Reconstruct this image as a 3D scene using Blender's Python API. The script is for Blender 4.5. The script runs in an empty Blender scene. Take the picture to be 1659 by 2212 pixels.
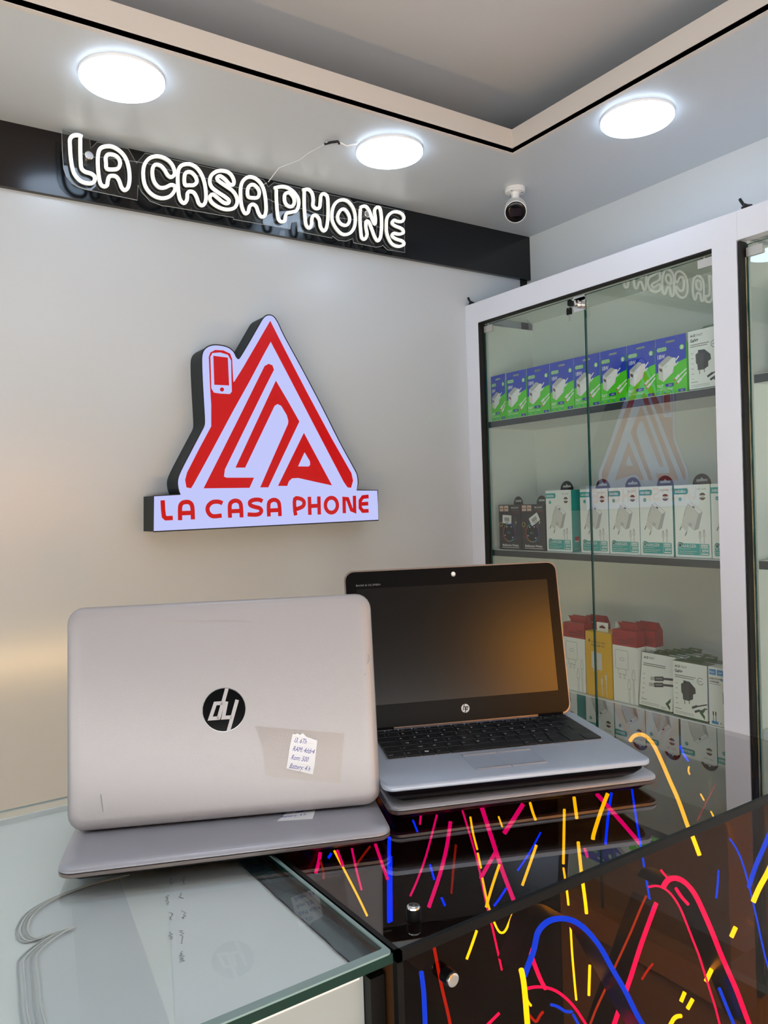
import bpy, math, random
from mathutils import Vector, Matrix
from mathutils.geometry import tessellate_polygon
random.seed(4)
PI = math.pi
scn = bpy.context.scene
COL = scn.collection

# ------------------------------------------------------------------ camera
cam_d = bpy.data.cameras.new('camera'); cam = bpy.data.objects.new('camera', cam_d); COL.objects.link(cam)
cam_d.sensor_fit = 'HORIZONTAL'; cam_d.sensor_width = 36.0; cam_d.lens = 36.0 * 1695.66 / 1659.0
cam_d.clip_start = 0.02; cam_d.clip_end = 60
yaw, pitch, roll = 0.59012, -0.01235, -0.03226
fw = Vector((math.sin(yaw)*math.cos(pitch), math.cos(yaw)*math.cos(pitch), math.sin(pitch)))
rt = Vector((math.cos(yaw), -math.sin(yaw), 0)); up0 = rt.cross(fw)
r2 = rt*math.cos(roll) + up0*math.sin(roll); u2 = -rt*math.sin(roll) + up0*math.cos(roll)
cam.matrix_world = Matrix(((r2.x, u2.x, -fw.x, 0), (r2.y, u2.y, -fw.y, 0), (r2.z, u2.z, -fw.z, 1.35), (0, 0, 0, 1)))
scn.camera = cam
# ------------------------------------------------------------------ world, exposure
w = bpy.data.worlds.new('world'); scn.world = w; w.use_nodes = True
w.node_tree.nodes['Background'].inputs[0].default_value = (1.0, 0.975, 0.93, 1)
w.node_tree.nodes['Background'].inputs[1].default_value = 6.2
scn.view_settings.view_transform = 'Standard'; scn.view_settings.look = 'None'
scn.view_settings.exposure = 0.0; scn.view_settings.gamma = 1.0; scn.view_settings.use_curve_mapping = False
scn.cycles.max_bounces = 14; scn.cycles.transparent_max_bounces = 24; scn.cycles.glossy_bounces = 6
scn.cycles.use_denoising = True; scn.cycles.sample_clamp_indirect = 6.0; scn.cycles.caustics_reflective = False

# ------------------------------------------------------------------ materials
def srgb(h):
    h = h.lstrip('#'); v = [int(h[i:i+2], 16)/255 for i in (0, 2, 4)]
    return tuple(x/12.92 if x <= .04045 else ((x+.055)/1.055)**2.4 for x in v) + (1,)
MATS = {}
def mat(name, col, rough=.5, metal=0., emit=None, es=0., bump=0., bscale=60., vary=0., coat=0., spec=.5):
    if name in MATS: return MATS[name]
    m = bpy.data.materials.new(name); m.use_nodes = True; nt = m.node_tree; b = nt.nodes['Principled BSDF']
    c = srgb(col) if isinstance(col, str) else col
    b.inputs['Base Color'].default_value = c; b.inputs['Roughness'].default_value = rough
    b.inputs['Metallic'].default_value = metal; b.inputs['Specular IOR Level'].default_value = spec
    if coat: b.inputs['Coat Weight'].default_value = coat; b.inputs['Coat Roughness'].default_value = .05
    if emit: b.inputs['Emission Color'].default_value = srgb(emit) if isinstance(emit, str) else emit; b.inputs['Emission Strength'].default_value = es
    if vary or bump:
        tc = nt.nodes.new('ShaderNodeTexCoord'); n = nt.nodes.new('ShaderNodeTexNoise'); n.inputs['Scale'].default_value = bscale
        n.inputs['Detail'].default_value = 4; nt.links.new(tc.outputs['Object'], n.inputs['Vector'])
        if vary:
            mx = nt.nodes.new('ShaderNodeMix'); mx.data_type = 'RGBA'; mx.inputs[6].default_value = c
            mx.inputs[7].default_value = tuple(x*(1-vary) for x in c[:3]) + (1,)
            nt.links.new(n.outputs['Fac'], mx.inputs[0]); nt.links.new(mx.outputs[2], b.inputs['Base Color'])
        if bump:
            bp = nt.nodes.new('ShaderNodeBump'); bp.inputs['Strength'].default_value = bump; bp.inputs['Distance'].default_value = .002
            nt.links.new(n.outputs['Fac'], bp.inputs['Height']); nt.links.new(bp.outputs['Normal'], b.inputs['Normal'])
    MATS[name] = m; return m
def glass(name, tint, ior=1.5, boost=1.0, rough=0.0):
    # thin sheet of glass: tinted transmission plus a Fresnel mirror reflection
    m = bpy.data.materials.new(name); m.use_nodes = True; nt = m.node_tree; nt.nodes.clear()
    o = nt.nodes.new('ShaderNodeOutputMaterial'); mx = nt.nodes.new('ShaderNodeMixShader')
    t = nt.nodes.new('ShaderNodeBsdfTransparent'); g = nt.nodes.new('ShaderNodeBsdfGlossy'); f = nt.nodes.new('ShaderNodeFresnel')
    mu = nt.nodes.new('ShaderNodeMath'); mu.operation = 'MULTIPLY'; mu.use_clamp = True; mu.inputs[1].default_value = boost
    t.inputs[0].default_value = srgb(tint); g.inputs[0].default_value = (1, 1, 1, 1); g.inputs['Roughness'].default_value = rough
    f.inputs['IOR'].default_value = ior
    ge = nt.nodes.new('ShaderNodeNewGeometry'); bf = nt.nodes.new('ShaderNodeMath'); bf.operation = 'SUBTRACT'; bf.inputs[0].default_value = 1
    nt.links.new(ge.outputs['Backfacing'], bf.inputs[1])
    m2 = nt.nodes.new('ShaderNodeMath'); m2.operation = 'MULTIPLY'
    nt.links.new(f.outputs[0], mu.inputs[0]); nt.links.new(mu.outputs[0], m2.inputs[0]); nt.links.new(bf.outputs[0], m2.inputs[1])
    nt.links.new(m2.outputs[0], mx.inputs[0])
    nt.links.new(t.outputs[0], mx.inputs[1]); nt.links.new(g.outputs[0], mx.inputs[2]); nt.links.new(mx.outputs[0], o.inputs[0])
    MATS[name] = m; return m
def emis(name, col, s):
    m = bpy.data.materials.new(name); m.use_nodes = True; nt = m.node_tree; nt.nodes.clear()
    o = nt.nodes.new('ShaderNodeOutputMaterial'); e = nt.nodes.new('ShaderNodeEmission'); e.inputs[0].default_value = srgb(col); e.inputs[1].default_value = s
    nt.links.new(e.outputs[0], o.inputs[0]); MATS[name] = m; return m

M_panelwall = mat('glossy white wall panel', '#c4ccd2', .22, spec=.6, vary=.03, bscale=1.5)
M_plaster = mat('painted plaster', '#e4e9eb', .6, bump=.15, bscale=90)
M_soffit = mat('satin white soffit paint', '#c9d0d5', .33, bump=.12, bscale=70)
M_fascia = mat('beige fascia paint', '#d6d1cc', .5, bump=.1, bscale=40)
M_upper = mat('upper ceiling paint', '#cfd1d6', .8, bump=.2, bscale=60)
M_floor = mat('floor tile', '#cfcac2', .35, vary=.1, bscale=4)
M_band = mat('glossy black band', '#06090f', .16)
M_black = mat('black plastic', '#060708', .4, spec=.25)
M_rubber = mat('black rubber seal', '#0b0c0d', .6)
M_whitelam = mat('white laminate', '#e4eaf6', .3)
M_whitein = mat('white cabinet board', '#e6ebe8', .4)
M_shelfedge = mat('dark shelf edging', '#29333a', .4)
M_glass = glass('clear door glass', '#f8fcfa', 1.5, 2.3)
M_counteredge = mat('dark green glass edge', '#06332c', .12)
M_glassedge = mat('green glass edge', '#0f4b48', .15, emit='#1d6e66', es=.04)
M_smoke = glass('smoked acrylic top', '#aea59e', 1.5, 1.9)
M_smokef = glass('smoked acrylic front', '#cdb08a', 1.45, .45)
M_chrome = mat('chrome', '#e8e8ea', .12, 1.0)
M_steel = mat('brushed steel', '#c9c9c9', .3, 1.0)
M_nickel = mat('satin nickel clip', '#d2d0ca', .35, .8)
M_lamp = emis('led panel diffuser', '#d2e6ff', 8.8)
M_rim = mat('white lamp rim', '#f2f4f7', .4)
M_neon = emis('white neon tube', '#fffdf6', 1.7)
M_neonback = mat('neon tube silicone', '#d9dccf', .5)
M_cglass = glass('clear counter glass', '#fbfefd', 1.45, 1.0)
M_whiteboard = mat('bright white board', '#f0f3f3', .4)
M_acryl = glass('clear acrylic', '#e4e8ea', 1.45, 1.3)
M_boxface = emis('lit sign face', '#c3c8fb', 1.0)
M_red = mat('red translucent film', '#4a0002', .2, emit='#dd0308', es=.68, spec=.3)
M_signside = mat('dark grey sign return', '#22292c', .5, spec=.2)
M_signtrim = mat('black sign trim', '#0c0f10', .3)
M_silver = mat('silver painted lid', '#a3a0a2', .36, .3, bump=.05, bscale=900)
M_silver2 = mat('grey aluminium', '#b0b3bd', .32, .3)
M_deck = mat('keyboard deck aluminium', '#b2bccb', .38, .25, bump=.04, bscale=900)
M_edge = mat('pinkish metal edge', '#a2958f', .3, .7)
M_key = mat('black key', '#0f1113', .45)
M_legend = mat('white key legend', '#d8dade', .5)
M_bezel = mat('black bezel', '#0b0c0d', .25, spec=.2)
M_screen = mat('dark screen', '#08090a', .2, spec=.85)
M_paper = mat('white paper', '#eceef2', .7)
M_ink = mat('blue ink', '#2c36a0', .6)
M_tape = glass('clear tape', '#f2efec', 1.35, .9, .15)
M_whiteb = mat('white box card', '#f4f8f6', .4)
M_grn = mat('green print', '#4fd60c', .35)
M_blu = mat('blue print', '#0838c4', .35)
M_dblu = mat('dark blue print', '#0d3aa8', .35)
M_lime = mat('lime print', '#8fe06a', .4)
M_teal = mat('teal print', '#22a8a4', .4)
M_brown = mat('brown print', '#6a4a3c', .4)
M_lgrey = mat('light grey print', '#b9bcbc', .4)
M_grey = mat('grey print', '#8b8f90', .4)
M_white = mat('white print', '#f2f4f4', .35)
M_ofw = mat('pale product grey', '#dcdcd8', .4)
M_dark = mat('near black print', '#1a1c20', .35)
M_slate = mat('slate print', '#3a3d42', .3)
M_bred = mat('red card', '#a81b22', .35)
M_yel = mat('yellow card', '#eebb08', .35)
M_dgreen = mat('dark green card', '#2f5a2c', .4)
M_azure = mat('azure print', '#2a8fd8', .35)
M_peach = mat('peach print', '#dcbcae', .4)
M_gold = mat('gold print', '#b8a23a', .35)
M_navy = mat('navy card', '#1a2430', .3)
M_orange = mat('orange print', '#d8542a', .4)
M_purple = mat('purple print', '#7d4cb0', .4)
M_cyan = mat('cyan print', '#3ab0d0', .4)
M_amber = mat('amber acrylic', '#3a2412', .3)
M_bronze = mat('bronze mirror', '#4c3420', .06, 1.0)
M_cabin = mat('brown cabinet lining', '#4c3112', .5)
M_tan = mat('tan reflection panel', '#d9a03c', .6)
M_char = mat('charcoal reflection block', '#1c1d20', .6)
M_lens = mat('dark camera lens', '#04040a', .15, spec=.25)
M_camw = mat('white camera shell', '#e9ebea', .35)
NEONC = {'p': emis('pink neon', '#ff0488', 5.0), 'b': emis('blue neon', '#0228ff', 11.0), 'y': emis('yellow neon', '#ffc808', 8.5),
         'r': emis('red neon', '#e8301c', 1.6), 'o': emis('orange neon', '#e0512a', 1.5), 'g': emis('gold neon', '#d8ac5a', 1.6)}

# ------------------------------------------------------------------ mesh helpers
class MB:
    def __init__(s): s.v = []; s.f = []; s.m = []; s.mats = []
    def mi(s, m):
        if m not in s.mats: s.mats.append(m)
        return s.mats.index(m)
    def add(s, vs, fs, m, M=None):
        o = len(s.v)
        for p in vs:
            p = Vector(p); s.v.append(M @ p if M is not None else p)
        k = s.mi(m)
        for f in fs: s.f.append([o+i for i in f]); s.m.append(k)
    def box(s, x0, x1, y0, y1, z0, z1, m, M=None):
        vs = [(x, y, z) for x in (x0, x1) for y in (y0, y1) for z in (z0, z1)]
        s.add(vs, [(0, 1, 3, 2), (4, 6, 7, 5), (0, 4, 5, 1), (2, 3, 7, 6), (0, 2, 6, 4), (1, 5, 7, 3)], m, M)
    def poly(s, loops, w, m, M=None):
        # flat polygon with holes in local (u,v) at height w
        L = [[Vector((p[0], p[1], 0)) for p in l] for l in loops]
        t = tessellate_polygon(L); vs = [(p.x, p.y, w) for l in L for p in l]
        fs = []
        for a, b, c in t:
            A, B, C_ = vs[a], vs[b], vs[c]
            cr = (B[0]-A[0])*(C_[1]-A[1]) - (B[1]-A[1])*(C_[0]-A[0])
            fs.append((a, b, c) if cr > 0 else (a, c, b))
        s.add(vs, fs, m, M)
    def prism(s, loop, w0, w1, m, M=None, holes=(), side=None):
        # solid from w0 to w1 (w1 > w0)
        loops = [list(loop)] + [list(h) for h in holes]
        s.poly(loops, w1, m, M)
        n0 = len(s.f); s.poly(loops, w0, m, M)
        for i in range(n0, len(s.f)): s.f[i] = s.f[i][::-1]
        for k, l in enumerate(loops):
            ar = sum(l[i-1][0]*l[i][1]-l[i][0]*l[i-1][1] for i in range(len(l)))
            if (ar < 0) != (k > 0): l = l[::-1]
            n = len(l); vs = [(p[0], p[1], w0) for p in l] + [(p[0], p[1], w1) for p in l]
            s.add(vs, [(i, (i+1) % n, n+(i+1) % n, n+i) for i in range(n)], side or m, M)
    def loft(s, rings, m, M=None, cap=True):
        n = len(rings[0]); vs = [p for r in rings for p in r]; fs = []
        for k in range(len(rings)-1):
            for i in range(n): fs.append((k*n+i, k*n+(i+1) % n, (k+1)*n+(i+1) % n, (k+1)*n+i))
        if cap: fs.append(tuple(range(n))[::-1]); fs.append(tuple((len(rings)-1)*n+i for i in range(n)))
        s.add(vs, fs, m, M)
    def tube(s, pts, r, m, M=None, closed=False, n=8, cap=True):
        P = [Vector(p) for p in pts]; N = len(P); rings = []; ref = None
        for i in range(N):
            a = P[(i-1) % N] if (closed or i > 0) else P[i]; b = P[(i+1) % N] if (closed or i < N-1) else P[i]
            t = (b-a).normalized()
            if ref is None: ref = Vector((0, 0, 1)) if abs(t.z) < .9 else Vector((0, 1, 0))
            x = (ref - t*ref.dot(t)); 
            if x.length < 1e-5: x = t.orthogonal()
            x.normalize(); y = t.cross(x); ref = x
            rings.append([P[i] + (x*math.cos(2*PI*k/n) + y*math.sin(2*PI*k/n))*r for k in range(n)])
        if closed: rings.append(rings[0]); s.loft(rings, m, M, cap=False)
        else: s.loft(rings, m, M, cap=cap)
    def stroke(s, pts, wd, w, m, M=None):
        # flat ribbon following pts
        P = [Vector((p[0], p[1])) for p in pts]
        if len(P) < 2: return
        L = []; R = []; N = len(P); cl = (P[0]-P[-1]).length < 1e-6
        for i in range(N):
            a = P[i-1] if i > 0 else (P[-2] if cl else P[i]); b = P[i+1] if i < N-1 else (P[1] if cl else P[i])
            d1 = (P[i]-a); d2 = (b-P[i]); t = ((d1.normalized() if d1.length else Vector((0, 0))) + (d2.normalized() if d2.length else Vector((0, 0))))
            t = t.normalized() if t.length else Vector((1, 0)); nn = Vector((-t.y, t.x))
            dd = d1 if d1.length else d2; k = 1
            if d1.length and d2.length: k = 1/max(.5, nn.dot(Vector((-d1.y, d1.x)).normalized()))
            L.append(P[i]+nn*wd/2*k); R.append(P[i]-nn*wd/2*k)
        vs = [(p.x, p.y, w) for p in L+R]; s.add(vs, [(i, N+i, N+i+1, i+1) for i in range(N-1)], m, M)
    def lathe(s, prof, m, M=None, n=32):
        rings = [[(r*math.cos(2*PI*k/n), r*math.sin(2*PI*k/n), z) for k in range(n)] for r, z in prof]
        s.loft(rings, m, M)
    def text(s, t, u, v, size, w, m, M=None, align='LEFT', sx=1., shear=0., bold=0., rot=0.):
        vs, fs = text_mesh(t, align, bold); c, sn = math.cos(rot), math.sin(rot)
        q = []
        for x, y in vs:
            X = (x + y*shear)*size*sx; Y = y*size
            q.append((u + X*c - Y*sn, v + X*sn + Y*c, w))
        s.add(q, fs, m, M)
    def build(s, name, parent=None, smooth=False, off=None):
        me = bpy.data.meshes.new(name); o = Vector(off) if off is not None else Vector((0, 0, 0))
        me.from_pydata([tuple(p-o) for p in s.v], [], s.f)
        for m in s.mats: me.materials.append(m)
        me.polygons.foreach_set('material_index', s.m)
        if smooth:
            me.polygons.foreach_set('use_smooth', [True]*len(me.polygons)); me.update()
            me.set_sharp_from_angle(angle=math.radians(38))
        me.update()
        ob = bpy.data.objects.new(name, me); COL.objects.link(ob)
        if parent: ob.parent = parent
        elif off is not None: ob.location = o
        return ob
_T = {}
def text_mesh(t, align, bold):
    k = (t, align, bold)
    if k not in _T:
        cu = bpy.data.curves.new('t', 'FONT'); cu.body = t; cu.size = 1; cu.align_x = align; cu.resolution_u = 2; cu.offset = bold
        ob = bpy.data.objects.new('t', cu); COL.objects.link(ob)
        dg = bpy.context.evaluated_depsgraph_get(); me = bpy.data.meshes.new_from_object(ob.evaluated_get(dg))
        vs = [(v.co.x, v.co.y) for v in me.vertices]; fs = []
        for p in me.polygons:
            i = list(p.vertices)
            if p.normal.z < 0: i = i[::-1]
            fs.append(tuple(i))
        bpy.data.objects.remove(ob); bpy.data.curves.remove(cu); bpy.data.meshes.remove(me)
        _T[k] = (vs, fs)
    return _T[k]
def fr(o, u, v):
    u = Vector(u).normalized(); v = Vector(v).normalized(); w = u.cross(v)
    return Matrix(((u.x, v.x, w.x, o[0]), (u.y, v.y, w.y, o[1]), (u.z, v.z, w.z, o[2]), (0, 0, 0, 1)))
def rrect(x0, x1, y0, y1, r, n=5):
    out = []
    for cx, cy, a in ((x1-r, y1-r, 0), (x0+r, y1-r, 90), (x0+r, y0+r, 180), (x1-r, y0+r, 270)):
        for k in range(n+1):
            t = math.radians(a+90*k/n); out.append((cx+r*math.cos(t), cy+r*math.sin(t)))
    return out
def circ(cx, cy, r, n=24, ry=None):
    return [(cx+r*math.cos(2*PI*k/n), cy+(ry or r)*math.sin(2*PI*k/n)) for k in range(n)]
def slab(mb, x0, x1, y0, y1, r, levels, m, M=None):
    # rounded-rectangle body; levels = [(z, inset)]
    mb.loft([[(p[0], p[1], z) for p in rrect(x0+i, x1-i, y0+i, y1-i, max(r-i, .0008))] for z, i in levels], m, M)
def thing(name, label, cat, loc=(0, 0, 0), rot=None, group=None):
    o = bpy.data.objects.new(name, None); COL.objects.link(o); o.empty_display_size = .05
    if rot is not None: o.matrix_world = rot
    else: o.location = loc
    o['label'] = label; o['category'] = cat
    if group: o['group'] = group
    return o
def tag(o, label, cat, group=None, kind=None):
    o['label'] = label; o['category'] = cat
    if group: o['group'] = group
    if kind: o['kind'] = kind
    return o
def struct(name, mb, label=None, **k):
    o = mb.build(name, **k); o['kind'] = 'structure'
    if label: o['label'] = label
    return o
def copy_tree(o, parent=None):
    c = o.copy(); COL.objects.link(c)
    if parent: c.parent = parent
    for ch in list(o.children): copy_tree(ch, c)
    return c
ID = Matrix.Identity(4)

# ------------------------------------------------------------------ room
YA, XB, ZC, XL, YR = 2.1344, 2.11, 2.319, -2.2, -2.6
FX, FY, FT = 1.5594, 1.622, 2.384
b = MB(); b.box(XL, XB, YR, YA, -.05, 0, M_floor); struct('floor', b)
b = MB(); b.box(XL, 2.07, YA, YA+.012, 0, 2.159, M_panelwall); b.box(XL, XB, YA+.012, YA+.1, 0, 2.62, M_plaster); struct('wall_left', b)
b = MB(); b.box(2.07, XB, YA+.004, YA+.012, 0, 2.159, M_rubber); struct('dark_gap_strip', b)  # black strip standing in for the dark gap past the panel end
b = MB(); b.box(XB, XB+.1, YR, YA+.1, 0, 2.62, M_plaster); struct('wall_right', b)
b = MB(); b.box(XL-.1, XL, .6, YA+.1, 0, 2.62, M_plaster); b.box(XL-.1, XL, YR-.1, .6, 1.15, 2.62, M_char); struct('wall_far_left', b)  # upper charcoal band darkens reflections, gap beneath admits fill light; both shaped for that
b = MB(); b.box(XL, .55, YR-.1, YR, 1.15, 2.62, M_char); b.box(.55, XB, YR-.1, YR, 1.8, 2.62, M_char); b.box(.55, XB, YR-.1, YR, 0, 1.8, M_tan); struct('wall_rear', b)  # added unseen charcoal and tan panels shape reflections; low opening lets world light in
b = MB(); b.box(XL, XB, FY, YA, ZC, ZC+.012, M_soffit); b.box(FX, XB, YR, FY, ZC, ZC+.012, M_soffit); struct('ceiling', b)
b = MB(); b.box(XL, FX, FY, FY+.014, ZC-.0015, FT, M_fascia); b.box(FX, FX+.014, YR, FY+.014, ZC-.0015, FT, M_fascia); struct('trim_2', b)
b = MB(); b.box(XL-.1, XB+.1, YR-.1, YA+.1, 2.52, 2.62, M_upper); struct('ceiling_upper', b)
b = MB(); b.box(XL, XB, YA-.016, YA, 2.158, ZC, M_band); struct('trim_3', b)

# round soffit LED panels, out-of-frame ones assumed; raised-ceiling ones are added, unseen counter fill
LAB = {0: 'round lit ceiling lamp above the left end of the neon lettering, nearest the camera', 1: 'round lit ceiling lamp beside the small wire end and right of the neon lettering',
       2: 'round lit ceiling lamp above the glass display cabinet on the right'}
for i, (x, y, r) in enumerate([(.5222, 1.772, .0925), (1.2485, 1.779, .0925), (1.694, 1.3045, .092), (-.25, 1.775, .0925), (-1.0, 1.775, .0925), (1.7, .5, .0925), (1.7, -.35, .0925), (1.7, -1.2, .0925), (.15, .45, .14), (-.9, .5, .14), (.9, -.7, .14), (-.5, -1.3, .14)]):
    t = thing('ceiling_lamp', LAB.get(i, ('assumed round lit ceiling lamp outside the picture on the dropped border' if i < 8 else 'added unseen round lamp on the raised ceiling, fill light for the counter')), 'ceiling light', (x, y, ZC if i < 8 else 2.52), group='round ceiling lamps')
    b = MB(); b.lathe([(r, 0), (r, -.004), (r-.0005, -.006)], M_rim); b.build('lamp_rim', t, True)
    b = MB(); b.lathe([(r-.002, -.006), (r-.001, -.012), (r-.005, -.0165), (r-.016, -.019), (.001, -.02)], M_lamp); b.build('diffuser', t, True)

# added unseen warm spots light the tan panel, turning the screen's reflection orange
for x in (.75, 1.25):
    t = thing('added_spot_lamp', 'added unseen warm ceiling spot over the tan panel behind the viewer, %s' % ('left one' if x < 1 else 'right one'), 'ceiling light', (x, -1.95, 2.52), group='added warm spots behind the viewer')
    b = MB(); b.lathe([(.035, 0), (.035, -.06), (.03, -.06), (.028, -.03), (.001, -.03)], M_rim); b.build('lamp_housing', t, True)
    ld = bpy.data.lights.new('spot', 'SPOT'); ld.energy = 330; ld.color = (1, .7, .3); ld.spot_size = 1.1; ld.spot_blend = .8; ld.shadow_soft_size = .03
    lo = bpy.data.objects.new('added_spot_light', ld); COL.objects.link(lo); lo.parent = t; lo.location = (0, 0, -.07)
    dv = Vector((0, -.65, -1.1)); lo.rotation_euler = dv.to_track_quat('-Z', 'Y').to_euler()
# security camera under the soffit
t = thing('security_camera', 'white bullet security camera with dark round lens hanging from ceiling corner', 'camera', (1.742, 1.806, ZC))
b = MB(); b.lathe([(.031, 0), (.0315, -.003), (.0315, -.011), (.029, -.0135), (.012, -.0145), (.012, -.02)], M_camw, n=40)
for a in (200, 320, 80): 
    b.lathe([(.0028, -.0134), (.0028, -.0142), (.0005, -.0142)], M_dark, Matrix.Translation((.022*math.cos(math.radians(a)), .022*math.sin(math.radians(a)), 0)), n=10)
b.build('ceiling_mount', t, True)
b = MB(); b.lathe([(.0145, -.0145), (.0125, -.02), (.0125, -.036), (.0135, -.038)], M_camw); b.build('swivel_joint', t, True)
dirv = Vector((-1.742, -1.806, -1.75)).normalized()
zz = -dirv; xx = Vector((0, 0, 1)).cross(zz).normalized(); yy = zz.cross(xx)
cpos = Vector((0, 0, -.064)) 
MC = Matrix(((xx.x, yy.x, zz.x, cpos.x), (xx.y, yy.y, zz.y, cpos.y), (xx.z, yy.z, zz.z, cpos.z), (0, 0, 0, 1)))
b = MB(); b.lathe([(.0305, -.034), (.0335, -.033), (.0335, .0), (.032, .02), (.026, .034), (.014, .042), (.001, .044)], M_camw, MC, 40); b.build('camera_shell', t, True)
b = MB(); b.lathe([(.001, -.0372), (.02, -.0366), (.029, -.035), (.0318, -.0335)][::-1], M_lens, MC, 40)
b.poly([rrect(-.018, .018, -.012, .012, .003)], -.0347, mat('sensor window', '#05051c', .3, spec=.2), MC @ Matrix.Rotation(PI, 4, 'Y') @ Matrix.Translation((0, 0, .0722))); b.build('lens_window', t, True)

# small connector wires at lamp
t = thing('sign_cable', 'thin white cable with black taped joint running along ceiling to the neon lettering', 'cable', (1.0, 1.9, ZC-.003))
b = MB(); b.tube([(1.02, 2.07, ZC-.03), (1.03, 2.02, ZC-.006), (1.06, 1.95, ZC-.003), (1.06, 1.9, ZC-.004), (1.07, 1.85, ZC-.003), (1.07, 1.81, ZC-.006)], .0012, M_paper); b.build('wire', t, True, off=(1.0, 1.9, ZC-.003))
b = MB(); b.tube([(1.07, 1.825, ZC-.006), (1.079, 1.806, ZC-.007), (1.093, 1.795, ZC-.006), (1.10, 1.80, ZC-.008)], .0035, M_rubber); b.build('taped_joint', t, True, off=(1.0, 1.9, ZC-.003))
b = MB(); b.tube([(1.10, 1.797, ZC-.006), (1.12, 1.795, ZC-.012), (1.14, 1.787, ZC-.006), (1.15, 1.79, ZC-.001)], .0022, M_white); b.build('wire_end', t, True, off=(1.0, 1.9, ZC-.003))

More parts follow.
